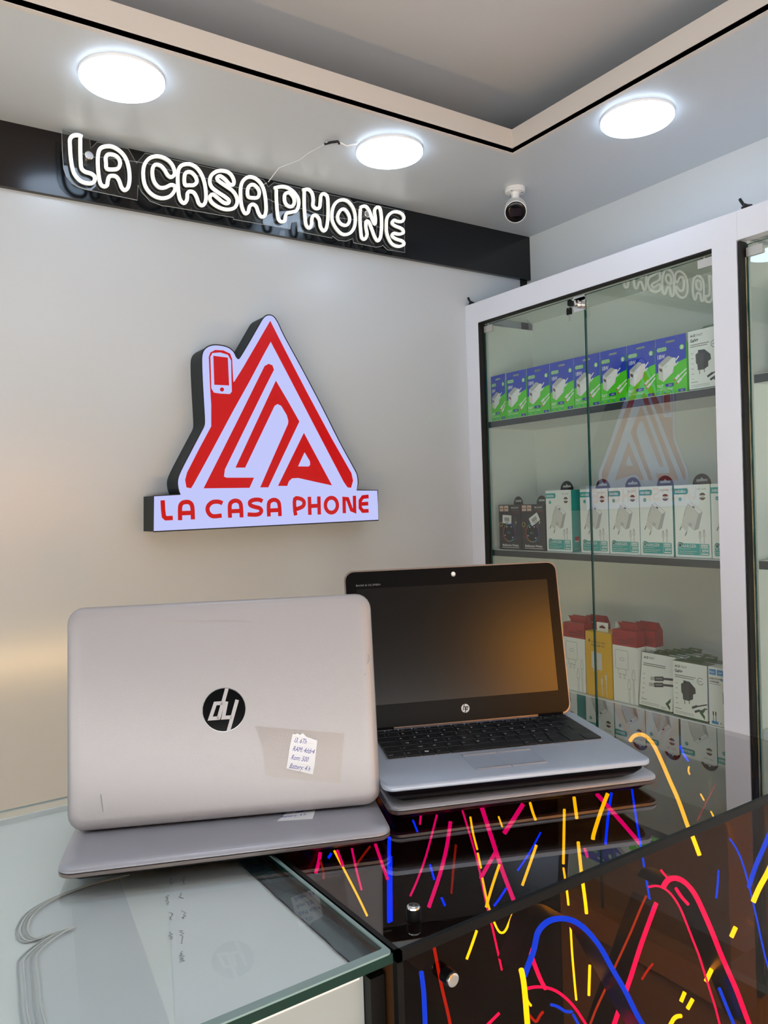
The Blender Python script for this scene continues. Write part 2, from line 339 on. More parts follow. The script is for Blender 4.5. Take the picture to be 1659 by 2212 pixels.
# ------------------------------------------------------------------ neon lettering sign
NEON = [[False,[[0.5035,2.2989],[0.4928,2.3009],[0.4806,2.2963],[0.4735,2.2858],[0.4728,2.2661],[0.4734,2.244],[0.476,2.2194],[0.4812,2.2009],[0.4928,2.1879],[0.5076,2.1838],[0.5227,2.1862],[0.5304,2.1954],[0.5296,2.2052],[0.5208,2.2105],[0.5064,2.2123],[0.4986,2.2199],[0.4973,2.2379],[0.4975,2.266],[0.4985,2.2943]]],[True,[[0.553,2.1837],[0.5448,2.1884],[0.5408,2.2075],[0.5394,2.2328],[0.5404,2.2585],[0.5452,2.2766],[0.5566,2.2863],[0.575,2.291],[0.5918,2.2864],[0.6057,2.2756],[0.6143,2.2601],[0.6187,2.2378],[0.619,2.2147],[0.6142,2.1934],[0.6053,2.1844],[0.5975,2.1901],[0.5918,2.2063],[0.585,2.215],[0.5751,2.2159],[0.5665,2.2113],[0.5627,2.1991],[0.5607,2.1886]]],[True,[[0.5599,2.2599],[0.5672,2.2686],[0.5827,2.27],[0.5932,2.2628],[0.5956,2.2504],[0.59,2.2377],[0.5785,2.2324],[0.5616,2.2311],[0.5599,2.2456]]],[True,[[0.7406,2.2631],[0.7332,2.2795],[0.7183,2.2898],[0.6972,2.2921],[0.676,2.2836],[0.6611,2.2657],[0.6553,2.2425],[0.6572,2.2135],[0.6669,2.1949],[0.6843,2.1835],[0.7053,2.1821],[0.7254,2.1912],[0.7386,2.2087],[0.7403,2.2205],[0.7296,2.2226],[0.7125,2.212],[0.6973,2.2096],[0.6856,2.2192],[0.6802,2.2358],[0.681,2.2567],[0.6889,2.2681],[0.7024,2.2686],[0.7127,2.2603],[0.7213,2.2472],[0.7304,2.2436],[0.7389,2.2508]]],[True,[[0.7636,2.1798],[0.7531,2.1889],[0.7493,2.2138],[0.749,2.2468],[0.7529,2.2702],[0.7643,2.2837],[0.7849,2.2899],[0.8036,2.2838],[0.8168,2.2682],[0.8247,2.2468],[0.8279,2.2198],[0.826,2.1965],[0.8169,2.1835],[0.8065,2.1867],[0.8007,2.2024],[0.7931,2.2138],[0.7821,2.2153],[0.7747,2.2081],[0.7728,2.1911]]],[True,[[0.7686,2.2312],[0.7678,2.2506],[0.7729,2.2644],[0.7872,2.2682],[0.7995,2.2586],[0.8026,2.2455],[0.7939,2.2352],[0.7796,2.2318]]],[True,[[0.9096,2.259],[0.912,2.2705],[0.9048,2.2847],[0.8901,2.2919],[0.8668,2.2887],[0.8474,2.2745],[0.8402,2.2561],[0.8448,2.24],[0.8614,2.2294],[0.8841,2.2197],[0.8954,2.2116],[0.8918,2.2034],[0.8785,2.2031],[0.8608,2.2132],[0.8473,2.2199],[0.8385,2.2096],[0.8439,2.1967],[0.8615,2.1876],[0.8861,2.1849],[0.9098,2.1932],[0.9199,2.2108],[0.9178,2.2277],[0.9066,2.2412],[0.8885,2.2502],[0.8674,2.26],[0.8621,2.2682],[0.8713,2.2753],[0.8859,2.2683],[0.8988,2.2578]]],[True,[[0.9421,2.1843],[0.9335,2.2017],[0.9308,2.2296],[0.9329,2.2583],[0.9414,2.2774],[0.958,2.2902],[0.9787,2.2903],[0.9967,2.2772],[1.0055,2.2565],[1.009,2.2283],[1.0087,2.2025],[1.0029,2.1871],[0.9922,2.1836],[0.9839,2.1949],[0.9782,2.2098],[0.9672,2.2142],[0.9573,2.206],[0.9525,2.1893]]],[True,[[0.9542,2.234],[0.9532,2.2528],[0.9605,2.2663],[0.9728,2.2709],[0.9857,2.2623],[0.9894,2.2502],[0.9837,2.237],[0.9679,2.2328]]],[False,[[1.0381,2.2741],[1.0581,2.2822],[1.08,2.2839],[1.1009,2.2749],[1.1151,2.2578],[1.1158,2.2382],[1.107,2.2208],[1.0883,2.2128],[1.0753,2.2073],[1.07,2.1939],[1.0682,2.1845],[1.055,2.18],[1.0467,2.1899],[1.0442,2.2186],[1.0433,2.2508],[1.044,2.2698]]],[True,[[1.0719,2.2628],[1.0868,2.2699],[1.0999,2.2583],[1.1015,2.2421],[1.0919,2.2305],[1.078,2.2313],[1.0701,2.2429]]],[False,[[1.1318,2.2868],[1.1508,2.2921],[1.1626,2.2834],[1.1661,2.2641],[1.1643,2.2471],[1.1735,2.2397],[1.1864,2.2444],[1.1901,2.2618],[1.1931,2.2809],[1.2023,2.2893],[1.2149,2.2833],[1.217,2.2567],[1.2147,2.2158],[1.2081,2.186],[1.198,2.1766],[1.1877,2.1876],[1.1849,2.2073],[1.1754,2.2183],[1.1639,2.2163],[1.1589,2.2044],[1.1575,2.1892],[1.1484,2.177],[1.1382,2.1859],[1.1353,2.2186],[1.135,2.2516],[1.1363,2.285]]],[True,[[1.2319,2.2459],[1.2433,2.2683],[1.2629,2.2815],[1.2869,2.2825],[1.3057,2.266],[1.3136,2.2398],[1.3091,2.208],[1.292,2.1852],[1.2668,2.177],[1.2443,2.1896],[1.2295,2.215]]],[True,[[1.2512,2.2357],[1.2637,2.2526],[1.2778,2.2541],[1.2905,2.2392],[1.2918,2.2223],[1.28,2.2072],[1.262,2.2076],[1.2505,2.2193]]],[False,[[1.3333,2.2721],[1.3521,2.279],[1.3662,2.2665],[1.3758,2.2437],[1.3857,2.2286],[1.3885,2.2459],[1.386,2.2701],[1.395,2.2833],[1.4068,2.2819],[1.4114,2.257],[1.4108,2.2216],[1.4054,2.1907],[1.3943,2.1773],[1.3829,2.1888],[1.3744,2.2085],[1.3635,2.2304],[1.3536,2.2322],[1.3517,2.2134],[1.355,2.1913],[1.346,2.1752],[1.3346,2.1783],[1.3315,2.2048],[1.3306,2.2359],[1.3331,2.2668]]],[True,[[1.4295,2.2282],[1.4322,2.2535],[1.445,2.2717],[1.4649,2.2817],[1.489,2.2813],[1.4996,2.2695],[1.4924,2.2557],[1.4747,2.2526],[1.4594,2.254],[1.4525,2.2428],[1.4653,2.236],[1.4905,2.2313],[1.4954,2.2195],[1.4775,2.2119],[1.4565,2.2114],[1.4509,2.2015],[1.4672,2.1945],[1.4908,2.1918],[1.4961,2.1819],[1.4759,2.1723],[1.4507,2.1755],[1.4355,2.1937],[1.4297,2.2123]]]]
PLATE = [[0.4575,2.3126],[0.4567,2.2609],[0.4585,2.2139],[0.4645,2.1956],[0.4773,2.1813],[0.4906,2.175],[0.5081,2.1722],[0.6409,2.1693],[0.6445,2.2102],[0.6536,2.1928],[0.6751,2.1733],[0.708,2.1669],[0.7295,2.1684],[0.9119,2.1711],[0.9124,2.1659],[1.0917,2.168],[1.0943,2.1875],[1.1149,2.193],[1.1165,2.1655],[1.2345,2.1645],[1.236,2.1709],[1.2562,2.1612],[1.2843,2.1629],[1.3099,2.1749],[1.3119,2.1624],[1.396,2.1614],[1.4154,2.1669],[1.422,2.1715],[1.4388,2.1598],[1.5082,2.1613],[1.5099,2.2955],[1.3322,2.2943],[1.3163,2.2868],[1.3016,2.2969],[1.0437,2.2959],[1.0252,2.2799],[1.0099,2.2979],[0.6662,2.2986],[0.6424,2.2664],[0.6223,2.3006],[0.5429,2.3],[0.5264,2.2801],[0.5246,2.3058]]
BOLTS = [[0.5193,2.2569],[1.36,2.2562]]
org = Vector((1.0, 2.09, 2.165))
t = thing('neon_sign', 'white neon lettering reading LA CASA PHONE on clear backing over the black band', 'neon sign', org)
def smooth_pts(P, closed, k=4):
    n = len(P); out = []
    seg = n if closed else n-1
    for i in range(seg):
        p0 = P[(i-1) % n] if closed or i > 0 else P[i]; p1 = P[i]; p2 = P[(i+1) % n]; p3 = P[(i+2) % n] if closed or i < n-2 else p2
        for j in range(k):
            s = j/k
            out.append([.5*((2*p1[c]) + (-p0[c]+p2[c])*s + (2*p0[c]-5*p1[c]+4*p2[c]-p3[c])*s*s + (-p0[c]+3*p1[c]-3*p2[c]+p3[c])*s**3) for c in range(len(p1))])
    if not closed: out.append(list(P[-1]))
    return out
fsz = lambda ob, a: ob
MA = fr((0, 0, 0), (1, 0, 0), (0, 0, 1))        # local u=x, v=z, w=-y
b = MB(); b.prism(PLATE, -2.083, -2.079, M_acryl, MA); b.build('acrylic_backing', t, off=org)
b = MB()
for c, P in [(True, PLATE)]:
    b.tube([(p[0], 2.081, p[1]) for p in P], .0008, M_lgrey, closed=True, n=5)
b.build('backing_edge', t, off=org)
chars = ['L', 'A', 'A', 'C', 'A', 'A', 'S', 'A', 'A', 'P', 'P', 'H', 'O', 'O', 'N', 'E']
for (c, P), ch in zip(NEON, chars):
    S = smooth_pts(P, c)
    b = MB(); b.tube([(p[0], 2.067, p[1]) for p in S], .0044, M_neon, closed=c, n=10)
    b.tube([(p[0], 2.072, p[1]) for p in S], .0046, M_neonback, closed=c, n=6)
    b.build('neon_tube', t, True, off=org)
for x, z in BOLTS:
    b = MB(); b.lathe([(.0105, -.048), (.0105, .006), (.0085, .008), (.0005, .008)], M_steel, fr((x, 2.076, z), (1, 0, 0), (0, 0, 1))); b.build('standoff_bolt', t, True, off=org)
zs = [z for z in (2.255, 2.235)]
b = MB()
b.tube(smooth_pts([(.50, 2.09, 2.268), (.53, 2.088, 2.262), (.56, 2.09, 2.268), (.62, 2.088, 2.272), (.68, 2.09, 2.276), (.74, 2.088, 2.27), (.82, 2.09, 2.272), (.9, 2.088, 2.262), (.98, 2.09, 2.268), (1.02, 2.08, 2.29)], False), .001, M_paper, n=5)
b.tube(smooth_pts([(1.02, 2.09, 2.25), (1.08, 2.088, 2.235), (1.14, 2.09, 2.24), (1.2, 2.088, 2.232), (1.27, 2.09, 2.235), (1.35, 2.088, 2.238), (1.42, 2.09, 2.23)], False), .001, M_paper, n=5)
b.build('feed_wire', t, True, off=org)

# ------------------------------------------------------------------ lit logo sign
LOGO_OUT = [[0.6456,1.3861],[0.7176,1.3889],[0.7123,1.4041],[0.7114,1.4257],[0.7212,1.4516],[0.7532,1.5081],[0.7799,1.5545],[0.7898,1.5723],[0.7926,1.5878],[0.7919,1.6318],[0.7905,1.6933],[0.7903,1.7372],[0.7923,1.7681],[0.8022,1.7856],[0.8211,1.796],[0.8446,1.798],[0.8682,1.7942],[0.8845,1.7834],[0.8922,1.7692],[0.8983,1.7647],[0.9059,1.7734],[0.9319,1.8131],[0.9636,1.864],[0.9795,1.8877],[0.9951,1.8972],[1.0113,1.8943],[1.025,1.8771],[1.0443,1.8393],[1.104,1.7402],[1.1654,1.6332],[1.2178,1.5374],[1.2665,1.4565],[1.2773,1.4342],[1.2787,1.4093],[1.2727,1.3905],[1.3499,1.3881],[1.3493,1.2947],[0.6422,1.2925]]
RED = [[[[0.9995,1.8805],[1.0429,1.8017],[1.1125,1.6788],[1.19,1.5467],[1.2555,1.4418],[1.2604,1.4195],[1.2526,1.3973],[1.24,1.399],[1.2274,1.4149],[1.1358,1.5769],[1.0604,1.7115],[0.9988,1.8203],[0.9756,1.7824],[0.9278,1.7013],[0.876,1.6174],[0.8155,1.5154],[0.7543,1.4143],[0.7472,1.4044],[0.7347,1.4072],[0.7319,1.4276],[0.738,1.4471],[0.7738,1.5105],[0.8106,1.5729],[0.8128,1.6327],[0.8113,1.6813],[0.8106,1.7629],[0.8157,1.7753],[0.83,1.7835],[0.8535,1.7841],[0.8733,1.7767],[0.8789,1.7614],[0.8792,1.73],[0.88,1.6985],[0.8829,1.6996],[0.9095,1.7388],[0.9567,1.813]],[[0.8212,1.7739],[0.8438,1.7775],[0.8664,1.773],[0.8754,1.7576],[0.8747,1.7117],[0.8746,1.6713],[0.8682,1.6642],[0.8397,1.6641],[0.8219,1.6659],[0.8149,1.677],[0.8153,1.7257],[0.8152,1.7633]]],[[[0.8238,1.767],[0.8661,1.7649],[0.8671,1.6879],[0.8236,1.6873]]],[[[0.8519,1.6759],[0.8511,1.6732],[0.8491,1.671],[0.8463,1.6699],[0.8434,1.67],[0.841,1.6715],[0.8397,1.6739],[0.8398,1.6767],[0.8413,1.6792],[0.8438,1.6809],[0.8467,1.6814],[0.8494,1.6806],[0.8513,1.6786]]],[[[0.7827,1.4038],[0.8334,1.4934],[0.9052,1.6208],[0.9769,1.7494],[0.9898,1.7567],[1.0019,1.753],[1.006,1.7407],[0.9772,1.6904],[0.9028,1.5573],[0.8462,1.4555],[0.8426,1.4354],[0.8501,1.4322],[0.9325,1.4314],[0.9177,1.4029]]],[[[0.8774,1.4599],[0.9432,1.5834],[1.011,1.7099],[1.0477,1.6521],[1.0825,1.5945],[1.0289,1.4993],[0.9756,1.4033],[0.9504,1.4037],[1.0007,1.5014],[1.0452,1.5863],[1.0466,1.5957],[1.042,1.612],[1.0253,1.638],[1.0136,1.6426],[1.0042,1.6371],[0.9569,1.5516],[0.9065,1.4598]]],[[[1.0064,1.407],[1.0519,1.4854],[1.0962,1.5616],[1.1404,1.4843],[1.1857,1.4057],[1.1297,1.4171],[1.0736,1.4292],[1.0524,1.4284],[1.0416,1.4196],[1.0359,1.4065]],[[1.0962,1.5046],[1.113,1.4785],[1.1137,1.468],[1.1081,1.4627],[1.0733,1.4632]]]]
LOGO_TXT = [[[0.6688,1.3741],[0.6692,1.3493],[0.6707,1.3313],[0.6758,1.3264],[0.6945,1.3265]],[[0.7142,1.3197],[0.7154,1.3543],[0.7211,1.365],[0.7302,1.3678],[0.7413,1.3666],[0.749,1.3555],[0.7496,1.3205]],[[0.7148,1.3383],[0.7493,1.3384]],[[0.8356,1.3618],[0.824,1.3662],[0.8076,1.3657],[0.7957,1.3576],[0.7916,1.3454],[0.7971,1.3328],[0.8085,1.3267],[0.832,1.328]],[[0.8564,1.3209],[0.8567,1.3545],[0.8643,1.3655],[0.8788,1.3674],[0.8895,1.3567],[0.8906,1.3205]],[[0.8561,1.3388],[0.8899,1.3391]],[[0.956,1.364],[0.9451,1.3689],[0.9277,1.3684],[0.9176,1.3628],[0.9188,1.3541],[0.9319,1.3487],[0.9457,1.345],[0.9515,1.3375],[0.9462,1.3294],[0.9336,1.3266],[0.909,1.3284]],[[0.9745,1.3201],[0.9748,1.3543],[0.9828,1.3652],[0.9971,1.3667],[1.008,1.3557],[1.0093,1.3198]],[[0.9741,1.3372],[1.0089,1.3375]],[[1.0605,1.3202],[1.0579,1.3368],[1.0591,1.3675],[1.0766,1.3685],[1.0886,1.3596],[1.0854,1.3464],[1.0675,1.3394],[1.0601,1.3391]],[[1.107,1.32],[1.1074,1.3735]],[[1.1386,1.3198],[1.139,1.3737]],[[1.1069,1.3458],[1.139,1.3463]],[[1.1821,1.3688],[1.1899,1.367],[1.1965,1.3619],[1.2007,1.3545],[1.202,1.3459],[1.2001,1.3374],[1.1953,1.3302],[1.1883,1.3256],[1.1803,1.3242],[1.1725,1.3261],[1.166,1.3312],[1.1618,1.3386],[1.1606,1.3471],[1.1625,1.3556],[1.1672,1.3627],[1.1741,1.3673],[1.1821,1.3688]],[[1.2255,1.3207],[1.226,1.3649],[1.2386,1.3636],[1.2512,1.3307],[1.2626,1.3263],[1.2633,1.3729]],[[1.315,1.3697],[1.2936,1.3682],[1.2837,1.357],[1.2829,1.3356],[1.2919,1.3254],[1.3132,1.3252]],[[1.2833,1.347],[1.3129,1.3477]]]
LOGO_OUT = LOGO_OUT[:2] + smooth_pts(LOGO_OUT[2:-4], False, 3) + LOGO_OUT[-4:]
org = Vector((.9, YA, 1.29))
t = thing('lightbox_sign', 'lit triangular house-shaped logo sign with red shapes and LA CASA PHONE on the wall', 'illuminated sign', org)
b = MB(); b.prism(LOGO_OUT, -YA, -2.048, M_signside, MA); b.build('sign_case', t, off=org)
b = MB(); b.poly([LOGO_OUT], -2.0475, M_boxface, MA); b.build('lit_face', t, off=org)
b = MB(); b.tube([(p[0], 2.0478, p[1]) for p in LOGO_OUT], .0018, M_signtrim, closed=True, n=6); b.build('trim_cap', t, True, off=org)
for L, nm in zip(RED, ('red_house_outline', 'phone_screen', 'phone_button', 'red_logo_stroke', 'red_logo_stroke', 'red_logo_letter')):
    b = MB(); b.poly(L, -2.0463, M_red, MA); b.build(nm, t, off=org)
for grp in ((0,), (1, 2), (3,), (4, 5), (6,), (7, 8), (9,), (10, 11, 12), (13,), (14,), (15, 16)):
    b = MB()
    for i in grp: b.stroke(smooth_pts(LOGO_TXT[i], False, 3) if i in (1, 3, 4, 6, 7, 9, 13) else LOGO_TXT[i], .0118, -2.0463+.00005*(i % 4), M_red, MA)
    b.build('red_letter', t, off=org)

# ------------------------------------------------------------------ display cabinets (wall B)
XF, XG, XS, XK = 1.80, 1.8225, 1.832, 2.07     # frame front, glass front, shelf front, back board
SH = [1.6182, 1.174, .7395]
def cabinet(y_hi, y_lo, label, shelves, split, zt=2.03, yc=None):
    # y_hi .. y_lo = inner opening; side frames are outside it
    t = thing('display_cabinet', label, 'cabinet', (XF, (y_hi+y_lo)/2, 0)); o = t.location.copy()
    b = MB()
    b.box(XK, XB-.002, y_lo, y_hi, .1, zt-.02, M_whitein)
    b.box(XF+.03, XK, y_lo, y_hi, zt-.045, zt-.02, M_whitein); b.box(XF+.03, XK, y_lo, y_hi, .1, .12, M_whitein)
    b.build('back_panel', t, off=o)
    for j, z in enumerate(shelves):
        b = MB(); b.box(XS+.001, XK-.001, y_lo+.001, y_hi-.001, z-.022, z, M_whitein)
        b.box(XS-.0004, XS+.001, y_lo+.001, y_hi-.001, z-.022, z-.0015, M_shelfedge if j < 2 else M_whitelam); b.build('shelf', t, off=o)
    return t, o
tA, oA = cabinet(2.078, 1.118, 'tall white cabinet with two glass doors and boxed chargers on shelves', SH, 1.609)
b = MB(); b.box(XF, XF+.030, 2.0685, 2.1335, 0, 1.96, M_whitelam); b.box(XF+.03, XB-.002, 2.078, 2.1335, 0, 1.96, M_whitein); b.box(XF+.002, XF+.03, 2.066, 2.0686, .1, 1.958, M_rubber); b.build('side_frame', tA, off=oA)
b = MB(); b.box(XF-.0003, XF+.03, 1.1045, 2.1335, 1.96, 2.031, M_whitelam); b.box(XF+.03, XB-.002, 1.1045, 2.1335, 2.01, 2.031, M_whitelam)
b.box(XF+.003, XF+.028, 1.1735, 2.0685, 1.957, 1.9601, M_rubber); b.build('top_rail', tA, off=oA)
b = MB(); b.box(XF, XF+.03, 1.107, 1.1735, 0, 1.96, M_whitelam); b.box(XF+.03, XB-.002, 1.105, 1.118, 0, 1.96, M_whitein); b.build('side_frame', tA, off=oA)
b = MB(); b.box(XF+.0, XK, 1.1735, 2.0685, .02, .1, M_whitelam); b.build('plinth', tA, off=oA)
def door(t, o, y0, y1, z0=.105, z1=1.950):
    b = MB(); b.box(XG, XG+.006, y0, y1, z0, z1, M_glass)
    g = b.build('glass_door', t, off=o)
    b = MB()
    for ya, yb in ((y0-.0008, y0), (y1, y1+.0008)): b.box(XG+.0003, XG+.0057, ya, yb, z0, z1, M_glassedge)
    b.box(XG+.0003, XG+.0057, y0, y1, z1, z1+.0008, M_glassedge); b.build('door_edge', g, off=(0, 0, 0)).location = -Vector(o)
    return g
def put(mb, name, par, o):       # sub-part built in world numbers under a part at thing origin o
    x = mb.build(name, par, True); x.location = -Vector(o); return x
gL = door(tA, oA, 1.6122, 2.060); gR = door(tA, oA, 1.176, 1.6075)
def clip(par, o, y, z, flip=1):
    b = MB(); b.prism(rrect(y-.024, y+.024, z-.012, z+.012, .002), -XG+.0001, -XG+.006, M_nickel, fr((0, 0, 0), (0, 1, 0), (0, 0, 1)) @ Matrix.Scale(1, 4))
    put(b, 'hinge_clip', par, o)
FB = fr((0, 0, 0), (0, -1, 0), (0, 0, 1))       # u=-y, v=z, w=-x  (faces the shop)
def clipb(par, o, y, z, wd=.042, h=.022):
    b = MB(); b.prism(rrect(-y-wd/2, -y+wd/2, z-h/2, z+h/2, .002, 3), -XG+.0002, -XG+.005, M_nickel, FB)
    b.lathe([(.003, 0), (.003, .008), (.0005, .008)], M_nickel, Matrix.Translation((XG+.003, y+.006, z+h/2)), 10)
    put(b, 'hinge_clip', par, o)
clipb(gL, oA, 2.036, 1.935); clipb(gR, oA, 1.205, 1.935)
# lock and keys
b = MB(); b.prism(rrect(-1.650, -1.606, 1.905, 1.945, .003, 3), -XG+.0002, -XG+.003, M_chrome, FB)
b.prism(rrect(-1.650, -1.606, 1.935, 1.952, .003, 3), -XG-.008, -XG+.003, M_chrome, FB)
lock = put(b, 'lock_plate', gL, oA)
b = MB(); b.lathe([(.011, 0), (.0125, .004), (.0125, .009), (.009, .012), (.009, .02), (.0105, .022), (.0105, .026), (.004, .0275), (.0005, .0275)], M_chrome, fr((XG-.003, 1.629, 1.926), (0, -1, 0), (0, 0, 1)))
x = b.build('lock_barrel', tA, True, off=oA)
b = MB(); b.prism(rrect(-.009, .009, -.010, .010, .005, 4), -.002, .002, M_black, fr((XG-.038, 1.632, 1.926), (-1, 0, 0), (0, 0, 1)))
b.box(XG-.036, XG-.028, 1.6305, 1.6335, 1.924, 1.928, M_steel); b.build('key', tA, True, off=oA)
b = MB(); b.tube([(XG-.040+.005*math.cos(a), 1.632, 1.915+.008*math.sin(a)) for a in [k*PI/6 for k in range(12)]], .0007, M_steel, closed=True, n=5)
b.prism([(-.007, 0), (.007, 0), (.0085, -.006), (.0085, -.02), (-.0085, -.02), (-.0085, -.006)], -.003, .003, M_black, fr((XG-.040, 1.634, 1.912), (0, -1, 0), (0, 0, 1)))
b.prism([(-.0022, -.02), (.0022, -.02), (.0022, -.036), (.001, -.040), (-.0015, -.038), (-.0022, -.03)], -.0008, .0008, M_steel, fr((XG-.040, 1.634, 1.912), (0, -1, 0), (0, 0, 1)))
b.build('hanging_key', tA, True, off=oA)

tB, oB = cabinet(1.090, -.2, 'second white glass-front display cabinet at the right edge of the picture', [1.634, 1.178, .76], 0)
b = MB(); b.box(XF-.0003, XF+.03, -.2, 1.104, 1.96, 2.031, M_whitelam); b.box(XF+.03, XB-.002, -.2, 1.104, 2.01, 2.031, M_whitelam); b.build('top_rail', tB, off=oB)
b = MB(); b.box(XF+.031, XB-.002, 1.091, 1.104, 0, 1.96, M_whitein); b.build('side_panel', tB, off=oB)
b = MB(); b.box(XF+.001, XF+.03, 1.098, 1.1045, .1, 1.957, M_rubber); b.build('seal_strip', tB, off=oB)
gB = door(tB, oB, .62, 1.094)
clipb(gB, oB, 1.072, 1.930)
b = MB()
pts = []
random.seed(9)
for k in range(60): pts.append((XG+.001, 1.0985+random.uniform(-.0012, .0012), .15+k*.03))
b.tube(pts, .0022, mat('old silicone bead', '#b9b08a', .7, vary=.5, bscale=200), n=5); b.build('silicone_bead', tB, True, off=oB)

# hooks on top of cabinets
for x, y, lab in ((1.81, 2.108, 'small black bracket end poking up at left of the cabinet top'), (1.81, 1.083, 'small black bracket end poking up at right of the cabinet top')):
    b = MB(); b.tube([(0, -.012, 0), (0, 0, .004), (0, .008, .008), (0, .016, .022), (0, .018, .026)], .0038, M_rubber, n=8)
    b.tube([(0, .012, .0), (0, .006, .004), (0, .002, .01)], .005, M_rubber, n=8)
    o = b.build('bracket_end', None, True); o.location = (x, y, 2.0345); tag(o, lab, 'bracket')

# ------------------------------------------------------------------ boxes on shelves: local frame u=right(-y) v=up(z) w=towards shop(-x)
def boxroot(name, label, x, y, z, group, yaw=0., lean=0.):
    M = Matrix.Translation((x, y, z)) @ FB.to_3x3().to_4x4()
    M = Matrix.Translation((x, y, z)) @ Matrix.Rotation(yaw, 4, 'Z') @ FB.to_3x3().to_4x4() @ Matrix.Rotation(lean, 4, 'X')
    return thing(name, label, 'box', rot=M, group=group)
def charger_art(b, cx, cy, s, w, m1=M_white, m2=M_ofw, m3=M_lgrey):
    # little drawing of a plug charger: side, face, top, two pins
    P = lambda *q: [(cx+x*s, cy+y*s) for x, y in q]
    b.poly([P((-.5, -.35), (-.28, -.5), (-.28, .12), (-.5, .25))], w, m2)
    b.poly([P((-.28, -.5), (.22, -.15), (.22, .02), (.32, .10), (.32, .40), (.18, .42), (-.28, .12))], w, m1)
    b.poly([P((-.5, .25), (-.28, .12), (.18, .42), (.05, .5), (-.06, .52))], w, m3)
    b.poly([P((.32, .32), (.46, .45), (.5, .42), (.34, .26))], w, m1); b.poly([P((.30, .12), (.42, .22), (.46, .19), (.32, .06))], w, m1)
    b.poly([P((-.46, -.02), (-.32, -.1), (-.32, .03), (-.46, .1))], w+.0001, M_brown)
# --- blue / green 18W boxes
def gfuz(label, y, yaw=0, wd=.098):
    H = .157; D = .032
    t = boxroot('charger_box', label, 1.851, y, SH[0]+.001, 'blue and green boxes on the top shelf', yaw)
    b = MB()
    hole = rrect(-.016, .014, H-.0165, H-.0105, .003, 4)
    b.prism(rrect(-wd/2, wd/2, 0, H-.022, .0004, 1), -D, 0, M_grn); 
    b.prism([(-wd/2, H-.022), (wd/2, H-.022), (wd/2, H), (-wd/2, H)], -.0012, 0, M_blu, holes=[hole])
    w = .0003; k = wd/.098
    b.poly([[(-wd/2, .062), (-.02, .072), (.03, .086), (wd/2, .090), (wd/2, H-.022), (-wd/2, H-.022)]], w, M_blu)
    b.poly([rrect(-.044*k, -.012*k, .120, .131, .005)], w*2, M_lime); b.text('GFUZ', -.028*k, .1225, .0085, w*3, M_blu, align='CENTER', bold=.02, sx=k); b.text('GFUZ', -.0285*k, .1228, .0085, w*4, M_white, align='CENTER', sx=k)
    b.poly([circ(.036*k, .122, .0075, 6)], w*2, M_lime); b.poly([circ(.036*k, .124, .0028, 10)], w*3, M_white); b.poly([[(.0315*k, .1175), (.0405*k, .1175), (.036*k, .1235)]], w*3, M_white)
    b.text('18W', -.044*k, .1, .017, w*2, M_white, sx=.75*k, bold=.015)
    charger_art(b, -.006, .070, .068*k, w*2.5)
    b.text('18W', -.02, .072, .006, w*3.6, M_lgrey, rot=.5); b.text('gfuz', .006, .060, .006, w*3.6, M_grey, rot=.6)
    for dx, dy in ((0, 0), (.006, -.010)):
        b.stroke([(wd/2, .062+dy), (.024+dx, .046+dy)], .0035, w*3, M_white); b.stroke([(.026+dx, .048+dy), (.012+dx, .037+dy)], .0075, w*3.2, M_white); b.stroke([(.014+dx, .0385+dy), (.011+dx, .036+dy)], .006, w*3.4, M_orange)
    b.text('FAST', -.046*k, .0215, .0115, w*2, M_white, sx=.8*k, shear=.2, bold=.02); b.poly([rrect(-.0185*k, .008*k, .0215, .030, .001, 2)], w*2, M_dblu); b.text('18W', -.010*k, .0233, .006, w*3, M_white)
    b.text('QC3.0 Fast Charger', -.046*k, .0135, .0075, w*2, M_white, sx=.86*k)
    b.poly([rrect(.022*k, .044*k, .003, .011, .001, 2)], w*2, M_dblu); b.text('EU', .030*k, .0045, .006, w*3, M_white)
    for x in (-.044, -.022, 0): b.poly([circ(x*k, .0075, .0024, 10)], w*2, M_azure); b.stroke([((x+.004)*k, .0076), ((x+.011)*k, .0076)], .0012, w*2, M_lime)
    b.build('printed_carton', t)
    return t
P1 = [1.0109*v for v in (2.0515, 1.9675, 1.8725, 1.767, 1.668, 1.565, 1.4685, 1.3723, 1.2745)]
ordn = ['leftmost in the row', 'second from the left', 'third from the left', 'fourth, just left of the door gap', 'fifth, behind the door gap', 'sixth from the left', 'seventh from the left', 'eighth, beside the white carton']
for i in range(8):
    ya, yb = P1[i], P1[i+1]; wd = ya-yb
    gfuz('blue and green 18W carton on top shelf, ' + ordn[i], (ya+yb)/2, yaw=(-.12 if i < 1 else 0), wd=min(wd-.0022, .1005))
def tri(b, u, v, s, w, m):
    b.poly([[(u, v+s), (u+s, v+2*s), (u+s, v+1.4*s), (u+.65*s, v+s), (u+s, v+.6*s), (u+s, v)]], w, m)
